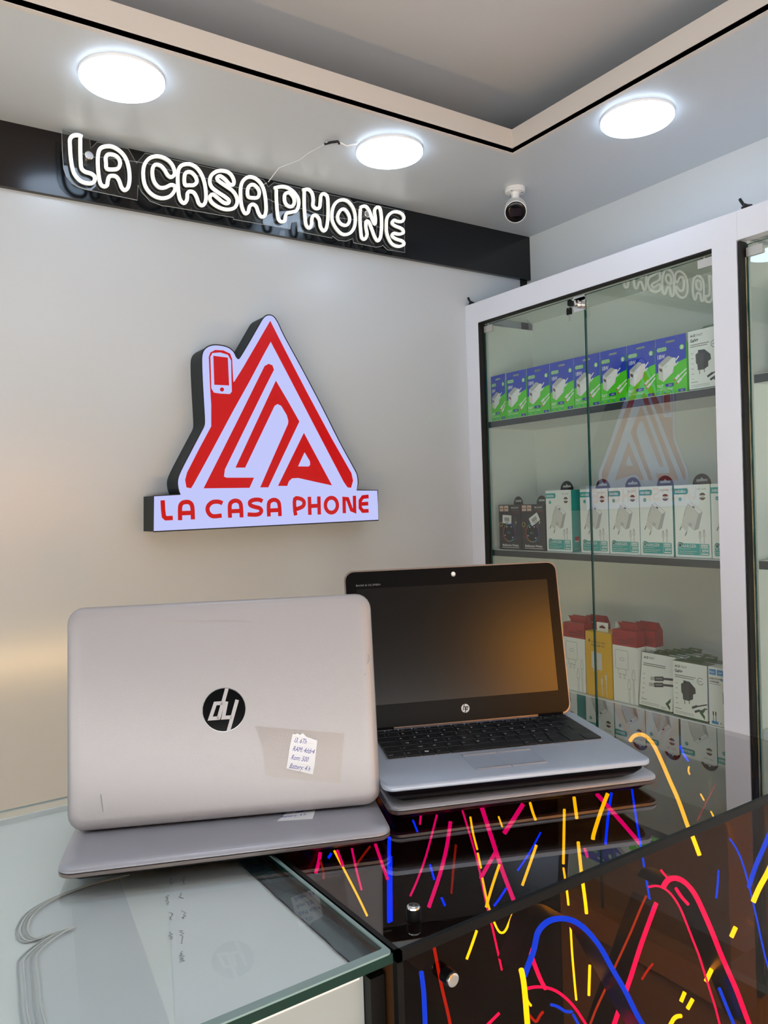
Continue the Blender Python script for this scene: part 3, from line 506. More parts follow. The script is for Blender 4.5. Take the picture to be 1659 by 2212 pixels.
def acefast(label, x, y, z, group, yaw=0, lean=0, wd=.105, H=.158, D=.03, kind='plug', tabz=True, name='charger_box'):
    t = boxroot(name, label, x, y, z, group, yaw, lean); w = .0003
    b = MB(); b.prism(rrect(-wd/2, wd/2, .004, H, .0004, 1), -D, 0, M_whiteb); b.prism(rrect(-wd/2, wd/2, 0, .004, .0002, 1), -D, .0001, M_dgreen)
    b.prism(rrect(-wd/2, wd/2, H, H+.0012, .0002, 1), -D, 0, M_dgreen)
    b.text('ACE', -wd/2+.006, H-.0165, .0085, w, M_dark, bold=.03, shear=.15); b.text('FAST', -wd/2+.0245, H-.0165, .0085, w, M_slate, shear=.15)
    if kind == 'plug':
        b.text('GaN+', -wd/2+.006, H-.03, .0115, w, M_dark, bold=.03, sx=.85)
        for k in range(2): b.stroke([(-wd/2+.006, H-.0375-.005*k), (wd/2-.040+.02*(1-k)*.3, H-.0375-.005*k)], .0022, w, M_grey)
        P = lambda *q: [(-.004+a*.038, H*.475+c*.038) for a, c in q]
        b.poly([P((-.45, -.6), (0, -.62), (.05, .5), (-.4, .62), (-.6, .5), (-.58, -.1), (-.48, -.2))], w, M_slate)
        b.poly([P((0, -.62), (.35, -.45), (.37, -.1), (.58, 0), (.55, .35), (.05, .5))], w, M_dark); b.poly([P((.05, .5), (.55, .35), (.1, .75), (-.4, .78), (-.4, .62))], w, M_navy)
        b.stroke([(-.016, H*.475-.022), (-.016, H*.475-.034)], .0028, w, M_grey); b.stroke([(-.002, H*.475-.022), (-.002, H*.475-.031)], .0028, w, M_grey)
        b.stroke([(wd/2-.001, .048), (.022, .038), (.012, .034)], .0032, w, M_dark); b.stroke([(.022, .039), (.006, .031)], .006, w, M_slate)
        b.stroke([(wd/2-.001, .037), (.03, .027), (.02, .024)], .0032, w, M_dark); b.stroke([(.03, .029), (.014, .022)], .006, w, M_slate)
        b.stroke(circ(wd/2-.02, H-.044, .009, 18)[2:], .0012, w, M_dark); b.text('30W', wd/2-.026, H-.046, .0055, w, M_slate)
    else:
        for k in range(2): b.stroke([(-wd/2+.006, H-.03-.005*k), (wd/2-.03, H-.03-.005*k)], .0025, w, M_grey)
        for dy in (0, -.017):
            b.stroke([(-.018+dy*.2-.004, .083+dy), (-.006, .0845+dy)], .010, w, M_lgrey); b.stroke([(-.008, .084+dy), (.022, .089+dy)], .0125, w*2, M_slate); b.stroke([(-.004, .085+dy), (.018, .0885+dy)], .004, w*3, M_grey); b.stroke([(.022, .089+dy), (wd/2, .092+dy)], .006, w*2, M_slate)
        b.text('C23-01', .018, .008, .006, w, M_dark)
    b.text('PD', -wd/2+.008, H-.062, .0055, w, M_grey)
    for k in range(1, 6): b.stroke([(-wd/2+.008, H-.060-.0135*k), (-wd/2+.0155-.001*(k % 2), H-.060-.0135*k)], .0028-.0006*(k % 3), w, M_lgrey)
    tri(b, wd/2-.024, .006, .0165, w, M_dgreen)
    b.stroke([(-wd/2+.006, .014), (.012, .014)], .0015, w, M_lgrey); b.stroke([(-wd/2+.006, .010), (.012, .010)], .0015, w, M_lgrey); b.stroke([(-wd/2+.006, .022), (-wd/2+.026, .022)], .0018, w, M_grey)
    b.build('printed_carton', t)
    if tabz:
        b = MB(); b.prism([(-.026, 0), (.026, 0), (.02, .017), (-.02, .017)], 0, .001, M_dgreen, fr((0, H+.0012, -D*.55), (1, 0, 0), (0, .55, -.8)), holes=[rrect(-.013, .013, .006, .0115, .002, 3)])
        b.build('hang_tab', t)
    return t
acefast('white carton with black plug picture on top shelf beside blue and green boxes', 1.851, (1.2745+1.18)/2*1.0109-.006, SH[0]+.001, 'white cartons', wd=.096, H=.158)
# tab seen behind it is part of the carton

# --- black car kit boxes
def carkit(label, y, rot):
    t = boxroot('car_kit_box', label, 1.851, y, SH[1]+.001, 'black boxes on the middle shelf'); wd = .1085; H = .1525; D = .035; w = .0003
    b = MB(); b.prism(rrect(-wd/2, wd/2, 0, H, .0005, 1), -D, 0, M_dark)
    for k in range(2):
        b.poly([[( -.050+.024*k, H-.022), (-.030+.024*k, H-.022), (-.030+.024*k, H-.003), (-.050+.024*k, H-.003)]], w, M_peach)
        b.stroke([(-.0475+.024*k, H-.0125), (-.0325+.024*k, H-.0125)], .0028, w*2, M_brown)
    b.text('PM CAR KIT', .008, H-.013, .0075, w, M_ofw, sx=.9, bold=.02); b.stroke([(.008, H-.019), (.046, H-.019)], .001, w, M_grey); b.stroke([(.02, H-.025), (.046, H-.025)], .0018, w, M_bred)
    b.text('WIRELESS', -.050, .034, .019, w, M_slate, sx=.95, shear=.2, bold=.02)
    cols = [M_gold, M_orange, M_bred, M_purple, M_purple, M_blu, M_cyan, M_lime]
    n = 32; R0 = .0305; cu, cv = -.004, .0575
    b.poly([circ(cu, cv, R0, 32)], w*2, M_black)
    for k in range(n):
        a0, a1 = 2*PI*k/n, 2*PI*(k+1)/n; c = [M_purple, M_cyan, M_cyan, M_lime, M_gold, M_gold, M_cyan, M_blu][k*8//n]
        c = [M_purple, M_blu, M_cyan, M_orange, M_orange, M_gold, M_cyan, M_blu][k*8//n]
        b.poly([[(cu+R0*math.cos(a0), cv+R0*math.sin(a0)), (cu+R0*math.cos(a1), cv+R0*math.sin(a1)), (cu+(R0-.0022)*math.cos(a1), cv+(R0-.0022)*math.sin(a1)), (cu+(R0-.0022)*math.cos(a0), cv+(R0-.0022)*math.sin(a0))]], w*3, c)
    for a in (60, 115, 200, 310): b.stroke([(cu+.021*math.cos(math.radians(a)), cv+.021*math.sin(math.radians(a))), (cu+.024*math.cos(math.radians(a+8)), cv+.024*math.sin(math.radians(a+8)))], .0035, w*3, M_white)
    b.text('87.5', cu-.010, cv-.003, .009, w*3, M_cyan)
    b.poly([[(.012, .080), (.026, .074), (.034, .098), (.030, .112), (.022, .108)]], w*1.6, M_slate); b.stroke([(.029, .088), (.032, .096)], .0025, w*2, M_white)
    b.poly([circ(-.044, .0855, .0082, 16)], w, M_gold); b.poly([circ(-.044, .0855, .0058, 16)], w*2, M_dark)
    b.text('Multifunction Wireless', 0, .011, .0105, w, M_white, align='CENTER', sx=.82, bold=.02); b.stroke([(-.043, .0065), (.043, .0065)], .0018, w, M_ofw)
    b.build('printed_carton', t)
    b = MB(); a = [(.023*math.cos(PI*k/14), .028*math.sin(PI*k/14)) for k in range(15)]
    b.prism([(p[0]+.019, p[1]+H) for p in a], -.0245, -.0235, M_dark, holes=[rrect(.004, .034, H+.009, H+.0155, .003, 3)]); b.build('hang_tab', t)
    b = MB(); M = Matrix.Translation((-.013 if rot < .2 else .008, .103, w*4)) @ Matrix.Rotation(rot, 4, 'Z')
    b.prism(rrect(-.022, .022, -.0145, .0145, .003, 3), 0, .0003, M_white, M)
    for k in range(14): b.stroke([(-.011+k*.0017, -.006), (-.011+k*.0017, .006)], .0008 if k % 3 else .0013, .0005, M_slate, M)
    b.stroke([(-.008, -.0100), (.010, -.0100)], .0018, .0005, M_slate, M); b.build('barcode_sticker', t)
carkit('black car kit carton with level barcode sticker, leftmost on middle shelf', (2.0245+1.9165)/2*1.0109, -.06)
carkit('black car kit carton with tilted barcode sticker on middle shelf beside white carton', (1.9155+1.8065)/2*1.0109, .5)
# --- white/teal 30W boxes
def kaku(label, y, side=False):
    wd = .1085; H = .1955; D = .04; w = .0003
    t = boxroot('charger_box', label, 1.851, y, SH[1]+.001, 'white and teal boxes on the middle shelf')
    b = MB(); b.prism(rrect(-wd/2, wd/2, 0, H, .0005, 1), -D, 0, M_whiteb, side=M_whiteb)
    b.poly([[(0, 0), (D, 0), (D, H), (0, H)]], 0, M_teal, fr((wd/2+.0002, 0, 0), (0, 0, -1), (0, 1, 0)))
    if True:
        MS = fr((wd/2+.0004, 0, 0), (0, 0, -1), (0, 1, 0))
        b.poly([[(.012, .03), (.030, .03), (.030, .048), (.012, .048)]], 0, M_lgrey, MS); b.poly([[(.012, .036), (.030, .036), (.030, .048), (.012, .048)]], .0001, M_bred, MS)
        for k in range(7): b.poly([circ(.004, .07+.019*k, .0008, 8)], 0, M_white, MS)
        b.text('KSC-1670', .01, .008, .005, .0001, M_white, MS)
    b.poly([[(-wd/2, H-.025), (-.014, H-.025), (-.011, H-.021), (-.011, H-.013), (-.014, H-.009), (-wd/2, H-.009)]], w, M_teal)
    b.text('KAKUSIGA', -wd/2+.004, H-.0205, .0092, w*2, M_white, sx=.72, bold=.03)
    b.text('KSC-1670', .016, H-.0145, .0065, w, M_grey, sx=1.)
    b.poly([circ(-.036, H-.038, .0052, 16)], w, M_teal); b.text('EU', -.0385, H-.040, .005, w*2, M_white)
    b.poly([circ(.032, H-.032, .0098, 24)], w, M_brown); b.poly([[(.021, H-.035), (.043, H-.035), (.043, H-.029), (.021, H-.029)]], w*2, M_whiteb); b.stroke([(.0275, H-.032), (.0375, H-.032)], .0026, w*3, M_lgrey)
    P = lambda *q: [(x, H-y) for x, y in q]
    b.poly([P((-.012, .050), (.020, .078), (.006, .122), (-.03, .096))], w, M_ofw); b.poly([P((-.012, .050), (-.004, .046), (.031, .072), (.020, .078))], w, M_white); b.poly([P((.020, .078), (.031, .072), (.018, .118), (.006, .122))], w, M_lgrey)
    b.stroke(P((-.012, .050), (.020, .078), (.006, .122), (-.03, .096), (-.012, .050)), .0006, w*2, M_grey); b.stroke(P((-.004, .046), (.031, .072), (.018, .118)), .0006, w*2, M_grey)
    b.poly([P((.003, .0565), (.009, .061), (.007, .0635), (.001, .059))], w*3, M_dark)
    b.text('KAKUSIGA', -.0245, H-.084, .0052, w*2, M_grey, rot=1.2); b.text('30', -.014, H-.106, .012, w*3, M_grey, rot=-.62)
    b.poly([P((-.03, .098), (-.012, .112), (-.016, .128), (-.036, .110))], w, M_ofw)
    b.stroke(P((-.034, .112), (-.039, .122)), .0035, w, M_grey); b.stroke(P((-.018, .126), (-.023, .137)), .0035, w, M_grey)
    for dx, dy in ((.022, 0), (.034, .004)): b.stroke(P((dx, .124-dy), (dx, .132-dy)), .005, w, M_lgrey); b.stroke(P((dx, .131-dy), (dx, .144-dy)), .0062, w, M_ofw); b.stroke([(dx-.0035, H-.132+dy), (dx-.0035, H-.143+dy)], .0005, w*2, M_grey); b.stroke([(dx+.0035, H-.132+dy), (dx+.0035, H-.143+dy)], .0005, w*2, M_grey); b.stroke(P((dx, .143-dy), (dx, .156)), .0022, w, M_lgrey)
    b.poly([rrect(-.047, .0485, .007, .038, .003, 4)], w, M_teal); b.poly([[(-.046, .036), (-.034, .041), (-.028, .037)]], w, M_teal); b.poly([circ(-.040, .036, .0058, 14)], w, M_teal)
    b.text('C', -.046, .0265, .0165, w*2, M_white, sx=.8); b.text('HARGER', -.0355, .0268, .0125, w*2, M_white, sx=.95)
    b.stroke([(.0215, .009), (.0215, .037)], .0008, w*2, M_white)
    b.poly([rrect(.0245, .0460, .026, .036, .001, 2)], w*2, M_white); b.text('QUICK', .0255, .0278, .0085, w*3, M_teal, sx=.85, bold=.03)
    b.text('30W', .0258, .0155, .0115, w*2, M_white, sx=.92, bold=.02); b.poly([[(.0245, .0095), (.0460, .0095), (.0460, .0125), (.0245, .0125)]], w*2, M_white)
    b.text('6 types of security protection', -.045, .0155, .0052, w*2, M_white, sx=.9); b.stroke([(-.045, .0233), (-.008, .0233)], .0011, w*2, M_ofw); b.stroke([(-.045, .0118), (.002, .0118)], .0011, w*2, M_ofw)
    b.build('printed_carton', t)
    b = MB(); a = [(.0275*math.cos(PI*k/16), .029*math.sin(PI*k/16)) for k in range(17)]
    b.prism([(p[0]+.013, p[1]+H) for p in a], -D+.0125, -D+.0135, M_dark, holes=[[(-.004, H+.008), (.030, H+.008), (.030, H+.014), (.018, H+.0145), (.013, H+.020), (.008, H+.0145), (-.004, H+.014)]]); b.build('hang_tab', t)
ks = [(1.8015, 1.6925, 'leftmost, teal side showing'), (1.6590, 1.5485, 'behind the door gap'), (1.5475, 1.4395, 'third of its row'), (1.4385, 1.3300, 'fourth of its row'), (1.3250, 1.2165, 'fifth of its row'), (1.2155, 1.107, 'mostly hidden by the right frame')]
for a, c, l in ks: kaku('white and teal 30W carton on middle shelf, ' + l, (a+c)/2*1.0109)

# --- bottom shelf
def oneplus(label, x, y, lab2=True):
    wd = .0865; H = .2125; D = .036; R_ = .046; w = .0003
    t = boxroot('charger_box', label, x, y, SH[2]+.001, 'red and white boxes on the bottom shelf')
    b = MB(); b.prism([(-wd/2, 0), (wd/2, 0), (wd/2, H-R_), (-wd/2, H-R_)], -D, 0, M_whiteb)
    b.prism([(-wd/2, H-R_), (wd/2, H-R_), (wd/2, H), (-wd/2, H)], -D, 0, M_bred)
    def oline(P, wdt=.0009, m=M_grey): b.stroke(P, wdt, w, m)
    def cl(P): return P + [P[0]]
    oline(cl(rrect(-.034, .012, .098, .153, .002, 2))); oline(cl(rrect(-.018, -.003, .123, .131, .0035, 4)))
    oline([(-.024, .098), (-.024, .084), (.004, .082), (.004, .098)])
    for x0 in (-.018, -.003): oline([(x0-.002, .083), (x0-.002, .071), (x0+.002, .070), (x0+.002, .083)])
    for x0, y0 in ((.030, .095), (.014, .065)):
        oline([(x0-.005, y0-.022), (x0-.005, y0-.004), (x0-.0025, y0-.002), (x0-.0025, y0+.006), (x0+.0025, y0+.006), (x0+.0025, y0-.002), (x0+.005, y0-.004), (x0+.005, y0-.022), (x0-.005, y0-.022)])
        oline([(x0-.002, y0-.022), (x0-.002, 0.001)]); oline([(x0+.002, y0-.022), (x0+.002, 0.001)])
    b.stroke([(-.037, H-.018), (-.037, H-.010), (-.031, H-.010)], .001, w, M_dark); b.stroke([(-.028, H-.014), (-.028, H-.019), (-.037, H-.019)], .001, w, M_dark); b.text('1', -.0338, H-.0172, .006, w, M_dark, bold=.02); b.text('+', -.0295, H-.0125, .006, w, M_dark, bold=.02)
    b.text('OnePlus', .037, H-.024, .0075, w, M_dark, align='RIGHT', bold=.01); b.text('SUPERVOOC 160W', .037, H-.0325, .0078, w, M_dark, align='RIGHT', sx=.88, bold=.01); b.stroke([(-.018, H-.0375), (.037, H-.0375)], .0013, w, M_dark)
    b.build('printed_carton', t)
    b = MB(); b.prism([(-wd/2+.018, 0), (wd/2-.002, 0), (wd/2-.012, .020), (-wd/2+.006, .020)], 0, .0008, M_bred, fr((0, H, -.020), (1, 0, 0), (0, .93, .12))); 
    b.prism([(-wd/2, 0), (wd/2, 0), (wd/2-.014, .020), (-wd/2+.006, .020)], 0, .0008, M_bred, fr((0, H, -D+.001), (1, 0, 0), (0, .95, -.2))); b.build('lid_flap', t)
k = 1.0109
oneplus('red and white carton with open flaps, left one beside the laptop screen', 1.847, 1.6945*k)
oneplus('red and white carton with open flaps, front one right of yellow box', 1.847, 1.502*k)
oneplus('red and white carton behind the right front one, only its side showing', 1.890, 1.471*k)
oneplus('red and white carton behind the left front one, its flap showing', 1.890, 1.660*k)
def yellow(label, x, y, wd=.099):
    H = .1955; D = .036; w = .0003; wd *= 1
    t = boxroot('charger_box', label, x, y, SH[2]+.001, 'yellow boxes on the bottom shelf')
    b = MB(); b.prism([(-wd/2, 0), (wd/2, 0), (wd/2, H), (-wd/2, H)], -D, 0, M_yel)
    b.text('SUPERVOOC 240W', -.028, H-.034, .0085, w, M_brown, sx=.75); b.text('\u8d85\u7ea7\u95ea\u5145\u5145\u7535\u5668\uff08\u5957\u88c5\uff09', -.028, H-.0435, .0060, w, M_dark, sx=.85); b.poly([[(-.037, H-.032), (-.033, H-.032), (-.033, H-.024), (-.037, H-.024)]], w, M_dark)
    b.poly([[(-.028, .085), (.012, .079), (.012, .132), (-.028, .135)]], w, M_ofw); b.poly([[(-.022, .074), (-.017, .074), (-.017, .084), (-.022, .084)]], w, M_ofw); b.stroke([(-.013, .110), (-.003, .1092)], .0022, w*2, M_lgrey)
    for x0, y0 in ((.010, .056), (.026, .070)): b.stroke([(x0, y0-.016), (x0, y0)], .0065, w, M_ofw); b.stroke([(x0, y0), (x0, y0+.006)], .0045, w, M_lgrey); b.stroke([(x0, y0-.016), (x0+.003, .003)], .0026, w, M_ofw)
    b.build('printed_carton', t)
    b = MB(); b.prism(rrect(-.020, .024, H-.003, H+.028, .003, 3), -.0185, -.0178, M_whiteb, holes=[[(-.011, H+.010), (.014, H+.010), (.012, H+.016), (.006, H+.017), (.002, H+.021), (-.003, H+.017), (-.009, H+.016)]]); b.build('hang_tab', t)
yellow('yellow carton with white hanging tab between red and white cartons', 1.847, 1.5985*k, .100)
yellow('second yellow carton behind the first, only its white tab showing', 1.888, 1.562*k, .100)
yellow('yellow carton just showing its white tab at the laptop screen edge', 1.888, 1.7525*k, .100)
# cable cartons leaning back, and GaN cartons in front
for i in range(5):
    acefast('white cable carton leaning on bottom shelf, ' + ['front one of the stack', 'second of the stack from the front', 'third of the stack from the front', 'fourth of the stack from the front', 'rearmost of the stack'][i], 1.842+.0225*i, 1.3975*k-.010*i, SH[2]+.0042, 'white cable boxes on the bottom shelf', yaw=-.02, lean=-.13, wd=.112, H=.153, D=.02, kind='cable', name='cable_box')
for i in range(2):
    acefast('white carton with black plug picture on bottom shelf, ' + ['standing frontmost', 'behind the front one'][i], 1.838+.045*i, 1.2845*k-.012*i, SH[2]+.0022, 'white cartons', yaw=.0, lean=-.02, wd=.104, H=.150, D=.038)
def blubox(label, x, y, z, group, H=.152):
    wd = .08; w = .0003
    t = boxroot('charger_box', label, x, y, z, group)
    b = MB(); b.prism([(-wd/2, 0), (wd/2, 0), (wd/2, H), (-wd/2, H)], -.036, 0, M_whiteb); b.poly([[(0, 0), (.036, 0), (.036, H), (0, H)]], 0, M_dblu, fr((-wd/2-.0002, 0, -.036), (0, 0, 1), (0, 1, 0)))
    for k in range(3): b.poly([[(-wd/2+.003+.022*k, H-.020), (-wd/2+.022+.022*k, H-.020), (-wd/2+.022+.022*k, H-.005), (-wd/2+.003+.022*k, H-.005)]], w, M_azure); b.text('Hoster', -wd/2+.0045, H-.0145, .006, w*2, M_white, sx=.8, bold=.02) if k == 0 else b.stroke([(-wd/2+.008+.022*k, H-.0125), (-wd/2+.017+.022*k, H-.0125)], .002, w*2, M_white)
    b.text('HIGH POWER', -wd/2+.003, H-.032, .0068, w, M_dark, sx=.9, bold=.02); b.text('CHARGER', -wd/2+.003, H-.040, .0068, w, M_dark, sx=.9, bold=.02); b.text('Ga', -.005, H-.033, .0095, w, M_azure, bold=.02); b.stroke([(-wd/2+.003, H-.044), (-.004, H-.044)], .0012, w, M_grey)
    b.poly([[(0, .06), (.03, .06), (.03, .09), (0, .09)]], w, M_lgrey)
    for x0 in (-.028, -.021): b.stroke([(x0, .026), (x0, .036)], .0035, w, M_slate); b.stroke([(x0, .010), (x0, .026)], .0015, w, M_slate)
    b.poly([[(-.033, .004), (-.014, .004), (-.014, .011), (-.033, .011)]], w, M_azure); b.text('EU', -.009, .006, .005, w, M_dark, bold=.02)
    b.build('printed_carton', t)
blubox('white and blue charger carton at the right end of the bottom shelf', 1.838, (1.2285-.0405)*k, SH[2]+.001, 'white and blue cartons')
blubox('white and blue charger carton on middle shelf of the second cabinet', 1.87, .992, 1.179, 'white and blue cartons', .157)
# navy GERMANY box in second cabinet
t = boxroot('navy_box', 'navy box with GERMANY lettering on top shelf of the second cabinet', 1.851, .965, 1.635, None)
b = MB(); b.prism([(-.07, 0), (.07, 0), (.07, .205), (-.07, .205)], -.06, 0, M_navy)
b.text('GERMANY', -.048, .148, .0135, .0003, M_gold, rot=-PI/2, sx=1.15); b.stroke([(-.043, .155), (-.043, .185)], .0012, .0003, M_gold); b.stroke([(-.043, .020), (-.043, .048)], .0012, .0003, M_gold)
b.text('G', -.03, .008, .011, .0003, M_white); b.build('printed_carton', t)

# ------------------------------------------------------------------ counters
# right counter: smoked acrylic display box
CX0, CX1, CY0, CY1, CT = .336, 1.046, .503, 1.026, 1.0
o = Vector(((CX0+CX1)/2, (CY0+CY1)/2, 0))
t = thing('smoked_display_counter', 'smoked brown acrylic display counter with black edges and glowing neon strips inside', 'display counter', o)
b = MB(); b.box(CX0+.004, CX1, CY0+.004, CY1, CT-.006, CT, M_smoke); b.build('top_panel', t, off=o)
b = MB()
e = .0045
b.box(CX0, CX1, CY0, CY0+e, CT-.008, CT+.0003, M_black); b.box(CX0, CX0+e, CY0, CY1, CT-.008, CT+.0003, M_black)
b.build('top_edge', t, off=o)
b = MB(); b.box(CX0, CX0+.006, CY0+.001, CY0+.007, .08, CT-.008, M_black); b.build('corner_edge', t, off=o)
b = MB(); b.box(CX0+.006, CX1, CY0+.002, CY0+.005, .08, CT-.008, M_smokef); b.build('front_panel', t, off=o)
b = MB(); b.box(CX1-.004, CX1, CY0+.005, CY1-.004, .08, CT-.0065, M_smokef); b.build('side_panel', t, off=o)
b = MB(); b.box(CX0, CX0+.003, CY0+.007, CY1-.004, .08, CT-.008, M_amber); b.build('side_panel', t, off=o)
b = MB(); b.box(CX0, CX1, CY1-.004, CY1, .08, CT-.0065, M_bronze); b.build('back_panel', t, off=o)
b = MB(); b.box(CX0+.003, CX1-.004, CY0+.006, CY1-.004, .2, .21, M_cabin); b.box(CX0, CX1, CY0+.001, CY1, .0, .08, M_black); b.build('base', t, off=o)
bolt = [(.3755, .5355, CT+.0003, 'v'), (.3834, CY0+.002, .9656, 'f')]
for x, y, z, kd in bolt:
    M = Matrix.Translation((x, y, z)) if kd == 'v' else fr((x, y, z), (1, 0, 0), (0, 0, 1))
    b = MB(); b.lathe([(.0062, 0), (.0062, .009), (.0058, .0095)], M_black, M, 24); b.lathe([(.0057, .0095), (.0054, .0108), (.004, .0113), (.0004, .0109)], M_chrome, M, 24); b.build('screw_knob', t, True, off=o)
